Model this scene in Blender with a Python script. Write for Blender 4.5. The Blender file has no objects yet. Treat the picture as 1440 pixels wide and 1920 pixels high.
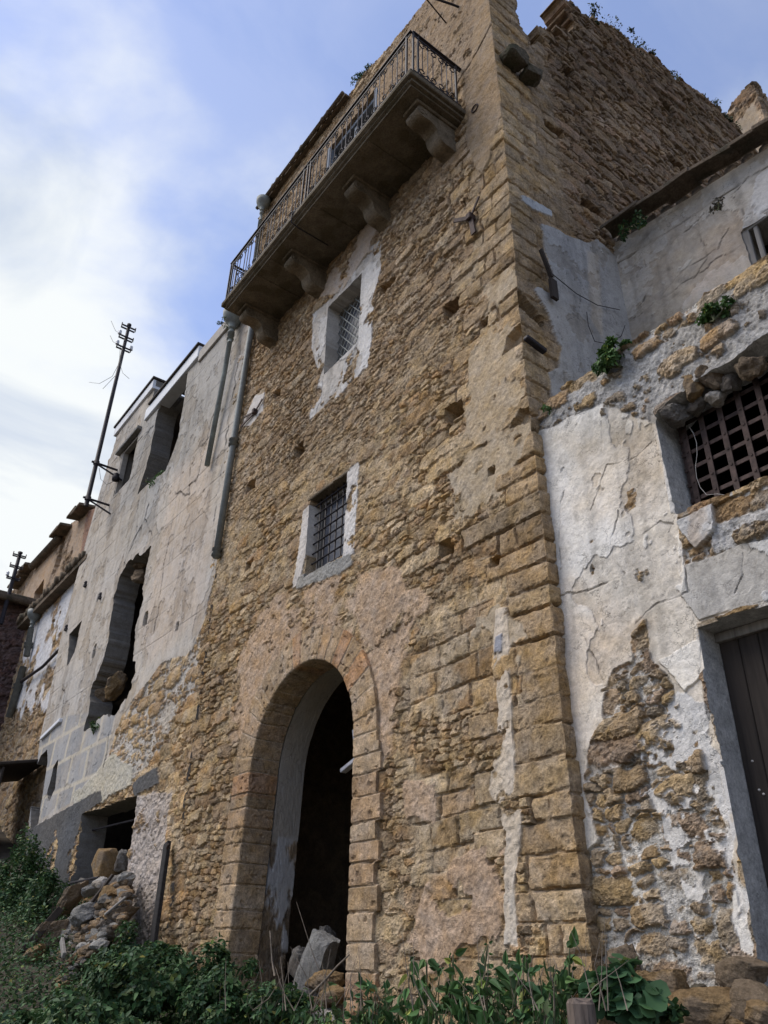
import bpy, math, random
import numpy as np
from mathutils import Vector, Matrix

# ------------------------------------------------------------------ camera, sky, sun, exposure
sc = bpy.context.scene
col = sc.collection
YAW, PITCH, ROLL, FPX = math.radians(143.776), math.radians(29.616), math.radians(1.347), 1485.4
DIST = 4.8                       # metres from the camera to the plane of the tower front (Y = 0); eye height is z = 0
def cam_axes():
    f = np.array([math.cos(YAW)*math.cos(PITCH), math.sin(YAW)*math.cos(PITCH), math.sin(PITCH)])
    r = np.array([math.sin(YAW), -math.cos(YAW), 0.0]); u = np.cross(r, f)
    return math.cos(ROLL)*r+math.sin(ROLL)*u, -math.sin(ROLL)*r+math.cos(ROLL)*u, f
CR, CU, CF = cam_axes()
cam = bpy.data.objects.new('camera', bpy.data.cameras.new('camera')); col.objects.link(cam)
cam.data.sensor_fit = 'HORIZONTAL'; cam.data.sensor_width = 36; cam.data.lens = 36*FPX/1440
cam.data.clip_start = .05; cam.data.clip_end = 3000
m = Matrix(((CR[0], CU[0], -CF[0], 0), (CR[1], CU[1], -CF[1], -DIST), (CR[2], CU[2], -CF[2], 0), (0, 0, 0, 1)))
cam.matrix_world = m
sc.camera = cam

SUN_EL, SUN_AZ = math.radians(50), math.radians(232)     # azimuth as a world XY angle of where the sun stands
wd = bpy.data.worlds.new('World'); sc.world = wd; wd.use_nodes = True
nt = wd.node_tree; nt.nodes.clear()
out = nt.nodes.new('ShaderNodeOutputWorld'); bg = nt.nodes.new('ShaderNodeBackground')
sky = nt.nodes.new('ShaderNodeTexSky'); sky.sky_type = 'NISHITA'; sky.sun_disc = False
sky.sun_elevation = SUN_EL; sky.sun_rotation = math.radians(90)-SUN_AZ
sky.air_density = 1.3; sky.dust_density = 0.4; sky.ozone_density = 3.0
tc = nt.nodes.new('ShaderNodeTexCoord')
mp = nt.nodes.new('ShaderNodeMapping'); mp.inputs['Scale'].default_value = (1.5, 1.1, 1.9); mp.inputs['Location'].default_value = (0.3, 1.1, 2.4)
no = nt.nodes.new('ShaderNodeTexNoise'); no.inputs['Scale'].default_value = 1.9; no.inputs['Detail'].default_value = 8; no.inputs['Roughness'].default_value = .52
no.inputs['Distortion'].default_value = .25
dt = nt.nodes.new('ShaderNodeVectorMath'); dt.operation = 'DOT_PRODUCT'; dt.inputs[1].default_value = (-.93, -.15, .33)   # the bright bank stands over the west
mr = nt.nodes.new('ShaderNodeMapRange'); mr.inputs['From Min'].default_value = .70; mr.inputs['From Max'].default_value = 1.0
mr.inputs['To Min'].default_value = -.07; mr.inputs['To Max'].default_value = .22
ad = nt.nodes.new('ShaderNodeMath'); ad.operation = 'ADD'
rp = nt.nodes.new('ShaderNodeMapRange'); rp.interpolation_type = 'SMOOTHSTEP'
rp.inputs['From Min'].default_value = .40; rp.inputs['From Max'].default_value = .63; rp.inputs['To Min'].default_value = .24; rp.inputs['To Max'].default_value = 1.0
mx = nt.nodes.new('ShaderNodeMix'); mx.data_type = 'RGBA'
no2 = nt.nodes.new('ShaderNodeTexNoise'); no2.inputs['Scale'].default_value = 2.6; no2.inputs['Detail'].default_value = 7; no2.inputs['Roughness'].default_value = .55; no2.inputs['Distortion'].default_value = .4
cr = nt.nodes.new('ShaderNodeValToRGB'); cr.color_ramp.elements[0].position = .38; cr.color_ramp.elements[1].position = .58
cr.color_ramp.elements[0].color = (3.1, 3.6, 4.5, 1); cr.color_ramp.elements[1].color = (5.3, 5.5, 5.55, 1)
tint = nt.nodes.new('ShaderNodeMix'); tint.data_type = 'RGBA'; tint.blend_type = 'MULTIPLY'; tint.inputs['Factor'].default_value = 1; tint.inputs['B'].default_value = (1.10, 1.02, 1.20, 1)
L = nt.links.new
L(mp.outputs['Vector'], no2.inputs['Vector']); L(no2.outputs['Fac'], cr.inputs['Fac']); L(cr.outputs['Color'], mx.inputs['B']); L(tc.outputs['Generated'], mp.inputs['Vector']); L(mp.outputs['Vector'], no.inputs['Vector']); L(tc.outputs['Generated'], dt.inputs[0])
L(dt.outputs['Value'], mr.inputs['Value']); L(no.outputs['Fac'], ad.inputs[0]); L(mr.outputs['Result'], ad.inputs[1]); L(ad.outputs['Value'], rp.inputs['Value'])
L(rp.outputs['Result'], mx.inputs['Factor']); L(sky.outputs['Color'], tint.inputs['A']); L(tint.outputs['Result'], mx.inputs['A']); L(mx.outputs['Result'], bg.inputs['Color'])
bg.inputs['Strength'].default_value = 0.100; L(bg.outputs['Background'], out.inputs['Surface'])

sl = bpy.data.lights.new('sun', 'SUN'); sl.energy = 1.85; sl.angle = math.radians(40); sl.color = (1.0, .93, .84)
so = bpy.data.objects.new('sun', sl); col.objects.link(so)
sd = Vector((math.cos(SUN_EL)*math.cos(SUN_AZ), math.cos(SUN_EL)*math.sin(SUN_AZ), math.sin(SUN_EL)))
so.rotation_euler = sd.to_track_quat('Z', 'Y').to_euler(); so.location = (-5, -20, 30)
sc.view_settings.view_transform = 'Standard'; sc.view_settings.look = 'None'
sc.view_settings.exposure = 0.84; sc.view_settings.gamma = 1.0; sc.view_settings.use_curve_mapping = False

# ------------------------------------------------------------------ measuring: photo pixel -> point on a real plane
def ray(x, y): return (x-720)/FPX*CR-(y-960)/FPX*CU+CF
def onY(x, y, Y=0.0):
    d = ray(x, y); t = (Y+DIST)/d[1]; return np.array([t*d[0], Y, t*d[2]])
def onX(x, y, X=-4.2):
    d = ray(x, y); t = X/d[0]; return np.array([X, -DIST+t*d[1], t*d[2]])
def onZ(x, y, z):
    d = ray(x, y); t = z/d[2]; return np.array([t*d[0], -DIST+t*d[1], z])
def pf(pts, Y=0.0): return [(onY(x, y, Y)[0], onY(x, y, Y)[2]) for x, y in pts]
def ps(pts, X=-4.2): return [(onX(x, y, X)[1]+100, onX(x, y, X)[2]) for x, y in pts]

# ------------------------------------------------------------------ noise and masks (numpy)
f32 = np.float32
def h2(ix, iy, s):
    n = (ix.astype(np.int64)*374761393+iy.astype(np.int64)*668265263+int(s)*2246822519) & 0xffffffff
    n = ((n ^ (n >> 13))*1274126177) & 0xffffffff
    n = ((n ^ (n >> 15))*2246822519) & 0xffffffff
    return ((n ^ (n >> 16)) & 0xffffff).astype(f32)/f32(0xffffff)
def vn(x, y, s=0):
    ix = np.floor(x); iy = np.floor(y); fx = (x-ix).astype(f32); fy = (y-iy).astype(f32)
    ix = ix.astype(np.int64); iy = iy.astype(np.int64)
    fx = fx*fx*(3-2*fx); fy = fy*fy*(3-2*fy)
    a = h2(ix, iy, s); b = h2(ix+1, iy, s); c = h2(ix, iy+1, s); d = h2(ix+1, iy+1, s)
    return a+(b-a)*fx+(c-a)*fy+(a-b-c+d)*fx*fy
def fbm(x, y, o=4, s=0, g=.5):
    t = 0; a = 1; n = 0
    for k in range(o):
        t = t+a*vn(x, y, s+17*k); n += a; a *= g; x = x*2.03+7.1; y = y*2.03+3.7
    return t/n
def sst(a, b, x):
    t = np.clip((x-a)/(b-a), 0, 1); return t*t*(3-2*t)
def sdpoly(U, Z, poly):
    d = np.full(U.shape, 1e9, f32); ins = np.zeros(U.shape, bool)
    n = len(poly)
    for i in range(n):
        (ax, ay), (bx, by) = poly[i], poly[(i+1) % n]
        ex, ey = bx-ax, by-ay; L2 = ex*ex+ey*ey+1e-12
        t = np.clip(((U-ax)*ex+(Z-ay)*ey)/L2, 0, 1)
        d = np.minimum(d, (U-ax-t*ex)**2+(Z-ay-t*ey)**2)
        c = (ay > Z) != (by > Z)
        ins ^= c & (U < (ex)*(Z-ay)/(ey if abs(ey) > 1e-9 else 1e-9)+ax)
    d = np.sqrt(d); return np.where(ins, -d, d)
def sdline(U, Z, pts):
    d = np.full(U.shape, 1e9, f32)
    for (ax, ay), (bx, by) in zip(pts[:-1], pts[1:]):
        ex, ey = bx-ax, by-ay; L2 = ex*ex+ey*ey+1e-12
        t = np.clip(((U-ax)*ex+(Z-ay)*ey)/L2, 0, 1)
        d = np.minimum(d, (U-ax-t*ex)**2+(Z-ay-t*ey)**2)
    return np.sqrt(d)
def lerp(a, b, t): return a+(b-a)*t
def vor(U, Z, w, h, s, p=2.6, exist=1.0):
    x = U/w; z = Z/h; iz = np.floor(z).astype(np.int64)
    d1 = np.full(U.shape, 9, f32); d2 = d1.copy(); ida = np.zeros(U.shape, np.int64); idb = ida.copy()
    gx = np.zeros(U.shape, f32); gz = gx.copy()
    for r in (-1, 0, 1):
        rz = iz+r; xr = x+7.3*h2(rz, rz*0+3, s); ix = np.floor(xr).astype(np.int64)
        for c in (-1, 0, 1):
            cx = ix+c
            sc_ = .72+.56*h2(cx, rz, s+5)
            dx = ((xr-(cx+.5+.62*(h2(cx, rz, s+1)-.5)))/sc_).astype(f32); dz = ((z-(rz+.5+.42*(h2(cx, rz, s+2)-.5)))/sc_).astype(f32)
            d = (np.abs(dx)**p+np.abs(dz)**p)**(1/p)
            if exist < 1: d = d+np.where(h2(cx, rz, s+9) > exist, 5, 0).astype(f32)
            n1 = d < d1
            d2 = np.where(n1, d1, np.minimum(d2, d)); d1 = np.where(n1, d, d1)
            ida = np.where(n1, cx, ida); idb = np.where(n1, rz, idb); gx = np.where(n1, dx, gx); gz = np.where(n1, dz, gz)
    return d1, d2, ida, idb, gx, gz
def pick(pal, r, j, amp=.22):
    pal = np.array(pal, f32); i = np.minimum((r*len(pal)).astype(int), len(pal)-1)
    return pal[i]*(1+amp*(2*j-1))[..., None]
def spaced(a, b, s0, s1):
    v = [a]; 
    while v[-1] < b-1e-6:
        t = (v[-1]-a)/(b-a); v.append(v[-1]+s0+(s1-s0)*t)
    v = np.array(v); return (a+(v-a)*(b-a)/(v[-1]-a)).astype(f32)

# ------------------------------------------------------------------ materials
def nn(t, n): return t.nodes.new(n)
def masonry_material(name, bump=.9, fine=.30, rough=.95, scale=1.0, gk=.42):
    m_ = bpy.data.materials.new(name); m_.use_nodes = True; t = m_.node_tree; b = t.nodes['Principled BSDF']; lk = t.links.new
    at = nn(t, 'ShaderNodeAttribute'); at.attribute_name = 'Col'
    co = nn(t, 'ShaderNodeTexCoord')
    def noise(sc_, det, ro):
        n = nn(t, 'ShaderNodeTexNoise'); n.inputs['Scale'].default_value = sc_*scale; n.inputs['Detail'].default_value = det; n.inputs['Roughness'].default_value = ro; lk(co.outputs['Object'], n.inputs['Vector']); return n
    def rng_(src, a0, a1, b0, b1):
        n = nn(t, 'ShaderNodeMapRange'); n.inputs['From Min'].default_value = a0; n.inputs['From Max'].default_value = a1; n.inputs['To Min'].default_value = b0; n.inputs['To Max'].default_value = b1; lk(src, n.inputs['Value']); return n.outputs['Result']
    def mth(op, x, y, z=None):
        n = nn(t, 'ShaderNodeMath'); n.operation = op
        for i, q in enumerate((x, y, z)):
            if q is None: continue
            if isinstance(q, (int, float)): n.inputs[i].default_value = q
            else: lk(q, n.inputs[i])
        return n.outputs['Value']
    n1 = noise(8, 5, .72); n2 = noise(42, 4, .74); n3 = noise(150, 2, .7)
    v = nn(t, 'ShaderNodeTexVoronoi'); v.inputs['Scale'].default_value = 30*scale; v.inputs['Randomness'].default_value = 1.0
    dv = nn(t, 'ShaderNodeVectorMath'); dv.operation = 'MULTIPLY_ADD'; lk(n2.outputs['Color'], dv.inputs[0]); dv.inputs[1].default_value = (.03, .03, .03); lk(co.outputs['Object'], dv.inputs[2]); lk(dv.outputs['Vector'], v.inputs['Vector'])
    gate = rng_(noise(14, 2, .6).outputs['Fac'], .50, .60, 0, 1)
    pit = mth('MULTIPLY', mth('SUBTRACT', 1.0, rng_(v.outputs['Distance'], .10, .24, 0, 1)), gate)
    stone = at.outputs['Alpha']
    sf = mth('MULTIPLY_ADD', stone, .75, .25)
    def swing(n, k, lo=.32, hi=.68): return mth('MULTIPLY_ADD', mth('MULTIPLY', rng_(n.outputs['Fac'], lo, hi, -k, k), sf), 1.0, 1.0)
    k = mth('MULTIPLY', mth('MULTIPLY', swing(n1, fine*1.15), swing(n2, fine*1.1)), swing(n3, fine*.7))
    k = mth('MULTIPLY', k, mth('SUBTRACT', 1.0, mth('MULTIPLY', mth('MULTIPLY', pit, stone), .5)))  # pits darkened in colour, standing in for the occlusion inside them
    grit = mth('MULTIPLY', rng_(noise(75, 2, .8).outputs['Fac'], .57, .66, 0, 1), rng_(noise(11, 2, .6).outputs['Fac'], .42, .60, .12, 1))
    k = mth('MULTIPLY', k, mth('SUBTRACT', 1.0, mth('MULTIPLY', grit, gk)))
    vm = nn(t, 'ShaderNodeVectorMath'); vm.operation = 'SCALE'; lk(at.outputs['Color'], vm.inputs[0]); lk(k, vm.inputs['Scale'])
    ve = nn(t, 'ShaderNodeTexVoronoi'); ve.feature = 'DISTANCE_TO_EDGE'; ve.inputs['Scale'].default_value = 2.6*scale
    dv2 = nn(t, 'ShaderNodeVectorMath'); dv2.operation = 'MULTIPLY_ADD'; lk(noise(3.2, 4, .66).outputs['Color'], dv2.inputs[0]); dv2.inputs[1].default_value = (.55, .55, .55); lk(co.outputs['Object'], dv2.inputs[2]); lk(dv2.outputs['Vector'], ve.inputs['Vector'])
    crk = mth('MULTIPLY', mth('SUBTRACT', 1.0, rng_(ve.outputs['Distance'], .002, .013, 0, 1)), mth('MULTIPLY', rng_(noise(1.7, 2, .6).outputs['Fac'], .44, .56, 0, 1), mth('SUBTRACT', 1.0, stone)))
    k = mth('MULTIPLY', k, mth('SUBTRACT', 1.0, mth('MULTIPLY', crk, .5)))  # fine cracks darkened in colour too, standing in for shade of real depth
    lk(k, vm.inputs['Scale'])
    hs = nn(t, 'ShaderNodeHueSaturation'); lk(vm.outputs['Vector'], hs.inputs['Color']); lk(rng_(noise(5, 2, .6).outputs['Fac'], .3, .7, .82, 1.12), hs.inputs['Saturation'])
    lk(hs.outputs['Color'], b.inputs['Base Color'])
    h = mth('ADD', mth('MULTIPLY_ADD', n1.outputs['Fac'], mth('MULTIPLY_ADD', stone, 1.0, .3), mth('MULTIPLY_ADD', n2.outputs['Fac'], 1.0, mth('MULTIPLY_ADD', grit, -.5, mth('MULTIPLY', crk, -1.5)))), mth('MULTIPLY_ADD', n3.outputs['Fac'], .7, mth('MULTIPLY', mth('MULTIPLY', pit, stone), -.6)))
    bp = nn(t, 'ShaderNodeBump'); bp.inputs['Distance'].default_value = .024; lk(mth('MULTIPLY_ADD', stone, bump*.72, bump*.30), bp.inputs['Strength']); lk(h, bp.inputs['Height'])
    lk(bp.outputs['Normal'], b.inputs['Normal'])
    b.inputs['Roughness'].default_value = rough; b.inputs['Specular IOR Level'].default_value = .12
    return m_
def plain(name, c, rough=.8, metal=0.0, var=.3, scale=14, bump=.25, spec=.3, c2=None):
    m_ = bpy.data.materials.new(name); m_.use_nodes = True; t = m_.node_tree; b = t.nodes['Principled BSDF']; lk = t.links.new
    co = nn(t, 'ShaderNodeTexCoord'); n1 = nn(t, 'ShaderNodeTexNoise'); n1.inputs['Scale'].default_value = scale; n1.inputs['Detail'].default_value = 8; n1.inputs['Roughness'].default_value = .65
    lk(co.outputs['Object'], n1.inputs['Vector'])
    rm = nn(t, 'ShaderNodeValToRGB'); lk(n1.outputs['Fac'], rm.inputs['Fac'])
    c2 = c2 or tuple(x*(1+var) for x in c); c1 = tuple(x*(1-var) for x in c)
    rm.color_ramp.elements[0].position = .3; rm.color_ramp.elements[1].position = .7
    rm.color_ramp.elements[0].color = (*c1, 1); rm.color_ramp.elements[1].color = (*c2, 1)
    lk(rm.outputs['Color'], b.inputs['Base Color']); b.inputs['Roughness'].default_value = rough; b.inputs['Metallic'].default_value = metal; b.inputs['Specular IOR Level'].default_value = spec
    bp = nn(t, 'ShaderNodeBump'); bp.inputs['Strength'].default_value = bump; bp.inputs['Distance'].default_value = .01; lk(n1.outputs['Fac'], bp.inputs['Height']); lk(bp.outputs['Normal'], b.inputs['Normal'])
    return m_
def rocky(name, c, c2, c3):
    m_ = plain(name, c, .95, 0, .3, 7, .9, .12, c2=c2); t = m_.node_tree; lk = t.links.new; b = t.nodes['Principled BSDF']
    co = [n for n in t.nodes if n.type == 'TEX_COORD'][0]; rm = [n for n in t.nodes if n.type == 'VALTORGB'][0]; bp = [n for n in t.nodes if n.type == 'BUMP'][0]
    n2 = nn(t, 'ShaderNodeTexNoise'); n2.inputs['Scale'].default_value = 38; n2.inputs['Detail'].default_value = 8; n2.inputs['Roughness'].default_value = .75; lk(co.outputs['Object'], n2.inputs['Vector'])
    n3 = nn(t, 'ShaderNodeTexNoise'); n3.inputs['Scale'].default_value = 3.5; n3.inputs['Detail'].default_value = 6; lk(co.outputs['Object'], n3.inputs['Vector'])
    f = nn(t, 'ShaderNodeMapRange'); f.inputs['From Min'].default_value = .52; f.inputs['From Max'].default_value = .60; lk(n3.outputs['Fac'], f.inputs['Value'])
    mx_ = nn(t, 'ShaderNodeMix'); mx_.data_type = 'RGBA'; mx_.inputs['B'].default_value = (*c3, 1); lk(f.outputs['Result'], mx_.inputs['Factor']); lk(rm.outputs['Color'], mx_.inputs['A'])
    g = nn(t, 'ShaderNodeMapRange'); g.inputs['From Min'].default_value = .3; g.inputs['From Max'].default_value = .7; g.inputs['To Min'].default_value = .6; g.inputs['To Max'].default_value = 1.4; lk(n2.outputs['Fac'], g.inputs['Value'])
    vm = nn(t, 'ShaderNodeVectorMath'); vm.operation = 'SCALE'; lk(mx_.outputs['Result'], vm.inputs[0]); lk(g.outputs['Result'], vm.inputs['Scale']); lk(vm.outputs['Vector'], b.inputs['Base Color'])
    ad_ = nn(t, 'ShaderNodeMath'); ad_.operation = 'MULTIPLY_ADD'; lk(n2.outputs['Fac'], ad_.inputs[0]); ad_.inputs[1].default_value = .8
    lk(t.nodes['Noise Texture'].outputs['Fac'], ad_.inputs[2]); lk(ad_.outputs['Value'], bp.inputs['Height']); bp.inputs['Distance'].default_value = .045; bp.inputs['Strength'].default_value = 1.0
    return m_
def wood(name, c, stretch=(1, 1, .06), sc_=18, var=.45):
    m_ = plain(name, c, .85, 0, var, sc_, .5); t = m_.node_tree
    co = [n for n in t.nodes if n.type == 'TEX_COORD'][0]; n1 = [n for n in t.nodes if n.type == 'TEX_NOISE'][0]
    mp_ = nn(t, 'ShaderNodeMapping'); mp_.inputs['Scale'].default_value = stretch
    t.links.new(co.outputs['Object'], mp_.inputs['Vector']); t.links.new(mp_.outputs['Vector'], n1.inputs['Vector']); return m_
def leaf_material(name):
    m_ = bpy.data.materials.new(name); m_.use_nodes = True; t = m_.node_tree; b = t.nodes['Principled BSDF']; lk = t.links.new
    at = nn(t, 'ShaderNodeAttribute'); at.attribute_name = 'Col'
    lk(at.outputs['Color'], b.inputs['Base Color']); b.inputs['Roughness'].default_value = .55; b.inputs['Specular IOR Level'].default_value = .18
    tr = nn(t, 'ShaderNodeBsdfTranslucent'); lk(at.outputs['Color'], tr.inputs['Color'])
    ms = nn(t, 'ShaderNodeMixShader'); ms.inputs['Fac'].default_value = .18
    o = [n for n in t.nodes if n.type == 'OUTPUT_MATERIAL'][0]
    lk(b.outputs['BSDF'], ms.inputs[1]); lk(tr.outputs['BSDF'], ms.inputs[2]); lk(ms.outputs['Shader'], o.inputs['Surface']); return m_
M = dict(
    masonry=masonry_material('masonry'), soft=masonry_material('old_plaster', .6, .20, gk=.22),
    iron=plain('black_iron', (.022, .018, .020), .65, .1, .5, 30, .3), rust=plain('rusty_iron', (.055, .036, .030), .75, .2, .6, 22, .4),
    bluegrey=plain('dull_zinc', (.17, .18, .17), .6, .25, .25, 12, .2), lead=plain('patinated_pipe', (.17, .17, .155), .7, .0, .3, 5, .3, c2=(.25, .275, .245)),
    stone=rocky('weathered_stone', (.21, .165, .11), (.29, .235, .165), (.15, .12, .08)), darkstone=rocky('lichen_stone', (.12, .10, .072), (.17, .145, .105), (.09, .085, .055)),
    slab=rocky('balcony_stone', (.17, .138, .095), (.235, .195, .14), (.12, .098, .062)), greystone=rocky('rubble_grey', (.20, .18, .155), (.29, .27, .24), (.14, .12, .10)),
    ochre=rocky('rubble_ochre', (.30, .19, .09), (.36, .25, .13), (.24, .18, .12)), brownrock=rocky('rubble_brown', (.22, .16, .10), (.29, .22, .15), (.17, .13, .09)), palerock=rocky('rubble_pale', (.42, .39, .34), (.52, .49, .45), (.30, .26, .21)), white=plain('white_fascia', (.62, .63, .64), .8, 0, .12, 5, .2),
    cement=rocky('grey_cement', (.25, .24, .22), (.31, .30, .28), (.21, .20, .18)), concrete=plain('window_concrete', (.33, .30, .26), .9, 0, .2, 9, .4),
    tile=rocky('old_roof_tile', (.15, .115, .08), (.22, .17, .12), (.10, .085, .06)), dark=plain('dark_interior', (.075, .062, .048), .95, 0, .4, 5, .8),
    room=plain('interior_plaster', (.16, .14, .12), .95, 0, .4, 2, .6), wooddark=wood('dark_wood', (.036, .028, .022)), woodgrey=wood('grey_wood', (.20, .185, .165)),
    woodwhite=wood('white_painted_wood', (.55, .54, .55), var=.2), bluewood=wood('faded_blue_paint', (.20, .225, .26), var=.4),
    post=wood('weathered_post', (.13, .10, .08), (1, 1, .15), 30, .6), porcelain=plain('porcelain', (.55, .55, .55), .25, 0, .1, 5, 0, .5),
    char=plain('charred_wood', (.020, .018, .017), .85, 0, .6, 25, .6), wire=plain('wire', (.05, .045, .045), .6, .3, .2, 10, 0), palewire=plain('pale_wire', (.45, .42, .38), .6, .1, .2, 10, 0),
    leaf=leaf_material('leaves'), stem=plain('plant_stem', (.07, .075, .035), .8, 0, .4, 20, .2), drystem=plain('dry_stem', (.16, .13, .10), .9, 0, .4, 20, .2),
    soil=plain('ground_soil', (.075, .062, .045), .98, 0, .5, 3, .9), glass=plain('dusty_glass', (.10, .105, .125), .35, 0, .35, 4, .1, .5))

# ------------------------------------------------------------------ object helpers
def tag(o, label=None, cat=None, group=None, kind=None):
    for k, v in (('label', label), ('category', cat), ('group', group), ('kind', kind)):
        if v: o[k] = v
    return o
def thing(name, label, cat, loc=(0, 0, 0), group=None):
    o = bpy.data.objects.new(name, None); o.empty_display_size = .3; col.objects.link(o); o.location = loc
    return tag(o, label, cat, group)
def link(name, me, mat, parent=None):
    o = bpy.data.objects.new(name, me); col.objects.link(o)
    if mat: me.materials.append(mat)
    if parent is not None:
        o.parent = parent
        w = parent.matrix_world if parent.parent is None else parent.matrix_world
        o.matrix_parent_inverse = WM(parent).inverted()
    return o
def WM(o):
    m_ = Matrix.LocRotScale(o.location, o.rotation_euler, o.scale)
    return (WM(o.parent) @ o.matrix_parent_inverse @ m_) if o.parent else m_
def np_mesh(name, V, Q, C=None, smooth=True):
    me = bpy.data.meshes.new(name); n = len(V); k = Q.shape[1]; q = len(Q)
    me.vertices.add(n); me.vertices.foreach_set('co', np.ascontiguousarray(V, f32).ravel())
    me.loops.add(q*k); me.loops.foreach_set('vertex_index', np.ascontiguousarray(Q, np.int32).ravel())
    me.polygons.add(q); me.polygons.foreach_set('loop_start', np.arange(0, q*k, k, dtype=np.int32)); 
    me.polygons.foreach_set('use_smooth', np.full(q, smooth, bool))
    if C is not None:
        a = me.color_attributes.new('Col', 'FLOAT_COLOR', 'POINT'); a.data.foreach_set('color', np.ascontiguousarray(C, f32).ravel())
    me.update(calc_edges=True); me.validate(); return me
class MB:
    def __init__(s): s.v = []; s.f = []; s.sm = []
    def add(s, vs, fs, smooth=False):
        o = len(s.v); s.v += [tuple(map(float, v)) for v in vs]; s.f += [tuple(i+o for i in f) for f in fs]; s.sm += [smooth]*len(fs); return s
    def box(s, a, b, bev=0.0, jit=0.0):
        x0, y0, z0 = a; x1, y1, z1 = b
        return s.obox(((x0+x1)/2, (y0+y1)/2, (z0+z1)/2), (abs(x1-x0)/2, 0, 0), (0, abs(y1-y0)/2, 0), (0, 0, abs(z1-z0)/2), bev)
    def obox(s, c, ax, ay, az, bev=0.0):
        c = np.array(c, float); A = [np.array(q, float) for q in (ax, ay, az)]
        Ls = [np.linalg.norm(q) for q in A]; N = [q/l for q, l in zip(A, Ls)]; bev = min(bev, .45*min(Ls))
        if bev <= 0:
            vs = [c+i*A[0]+j*A[1]+k*A[2] for i in (-1, 1) for j in (-1, 1) for k in (-1, 1)]
            return s.add(vs, [(0, 1, 3, 2), (4, 6, 7, 5), (0, 4, 5, 1), (2, 3, 7, 6), (0, 2, 6, 4), (1, 5, 7, 3)])
        vs = []; idx = {}
        for i in (-1, 1):
            for j in (-1, 1):
                for k in (-1, 1):
                    for e in range(3):
                        sg = (i, j, k); p = c.copy()
                        for q in range(3): p = p+N[q]*sg[q]*(Ls[q]-(0 if q == e else bev))
                        idx[(i, j, k, e)] = len(vs); vs.append(p)
        fs = []
        for e in range(3):
            a, b = [q for q in range(3) if q != e]
            for sgn in (-1, 1):
                f = []
                for (p, q) in ((-1, -1), (1, -1), (1, 1), (-1, 1)):
                    sg = [0, 0, 0]; sg[e] = sgn; sg[a] = p; sg[b] = q; f.append(idx[(*sg, e)])
                fs.append(tuple(f))
            for p in (-1, 1):
                for q in (-1, 1):
                    g = []
                    for t in (-1, 1):
                        sg = [0, 0, 0]; sg[e] = t; sg[a] = p; sg[b] = q; g.append(tuple(sg))
                    fs.append((idx[(*g[0], a)], idx[(*g[0], b)], idx[(*g[1], b)], idx[(*g[1], a)]))
        for i in (-1, 1):
            for j in (-1, 1):
                for k in (-1, 1): fs.append(tuple(idx[(i, j, k, e)] for e in range(3)))
        return s.add(vs, fs)
    def bar(s, p, q, w, h=None, up=(0, 0, 1), bev=0.0):
        p = np.array(p, float); q = np.array(q, float); d = q-p; Ln = np.linalg.norm(d); d /= Ln; h = h or w
        up = np.array(up, float)
        if abs(up@d) > .95: up = np.array([1., 0, 0]) if abs(d[0]) < .9 else np.array([0, 1., 0])
        a = np.cross(d, up); a /= np.linalg.norm(a); b = np.cross(a, d)
        return s.obox((p+q)/2, d*Ln/2, a*w/2, b*h/2, bev)
    def tube(s, pts, r, n=8, closed=False, cap=True):
        P = [np.array(p, float) for p in pts]; R = r if hasattr(r, '__len__') else [r]*len(P)
        rings = []; prev = None
        for i, p in enumerate(P):
            a = P[max(i-1, 0)] if not closed else P[i-1]; b = P[min(i+1, len(P)-1)] if not closed else P[(i+1) % len(P)]
            d = b-a; d = d/(np.linalg.norm(d)+1e-12)
            if prev is None:
                t = np.array([0, 0, 1.]) if abs(d[2]) < .9 else np.array([1., 0, 0]); u = np.cross(d, t)
            else: u = prev-d*(prev@d)
            u = u/(np.linalg.norm(u)+1e-12); prev = u; w = np.cross(d, u)
            rings.append([p+R[i]*(math.cos(2*math.pi*k/n)*u+math.sin(2*math.pi*k/n)*w) for k in range(n)])
        vs = [v for rg in rings for v in rg]; fs = []; m_ = len(P)
        for i in range(m_ if closed else m_-1):
            j = (i+1) % m_
            for k in range(n): fs.append((i*n+k, i*n+(k+1) % n, j*n+(k+1) % n, j*n+k))
        if cap and not closed: fs += [tuple(range(n)), tuple(range((m_-1)*n, m_*n))]
        return s.add(vs, fs, True)
    def lathe(s, base, prof, n=16, axis=(0, 0, 1)):
        ax = np.array(axis, float); ax /= np.linalg.norm(ax); b = np.array(base, float)
        return s.tube([b+ax*z for r, z in prof], [max(r, 1e-4) for r, z in prof], n)
    def prism(s, prof, ax, ay, ext, org=(0, 0, 0)):
        ax, ay, ext, org = [np.array(q, float) for q in (ax, ay, ext, org)]; n = len(prof)
        vs = [org+a*ax+b*ay for a, b in prof]+[org+a*ax+b*ay+ext for a, b in prof]
        return s.add(vs, [(i, (i+1) % n, n+(i+1) % n, n+i) for i in range(n)]+[tuple(range(n)), tuple(range(n, 2*n))])
    def build(s, name, mat, parent=None):
        me = bpy.data.meshes.new(name); me.from_pydata(s.v, [], s.f); me.update()
        me.polygons.foreach_set('use_smooth', s.sm); 
        return link(name, me, mat, parent)

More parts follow.
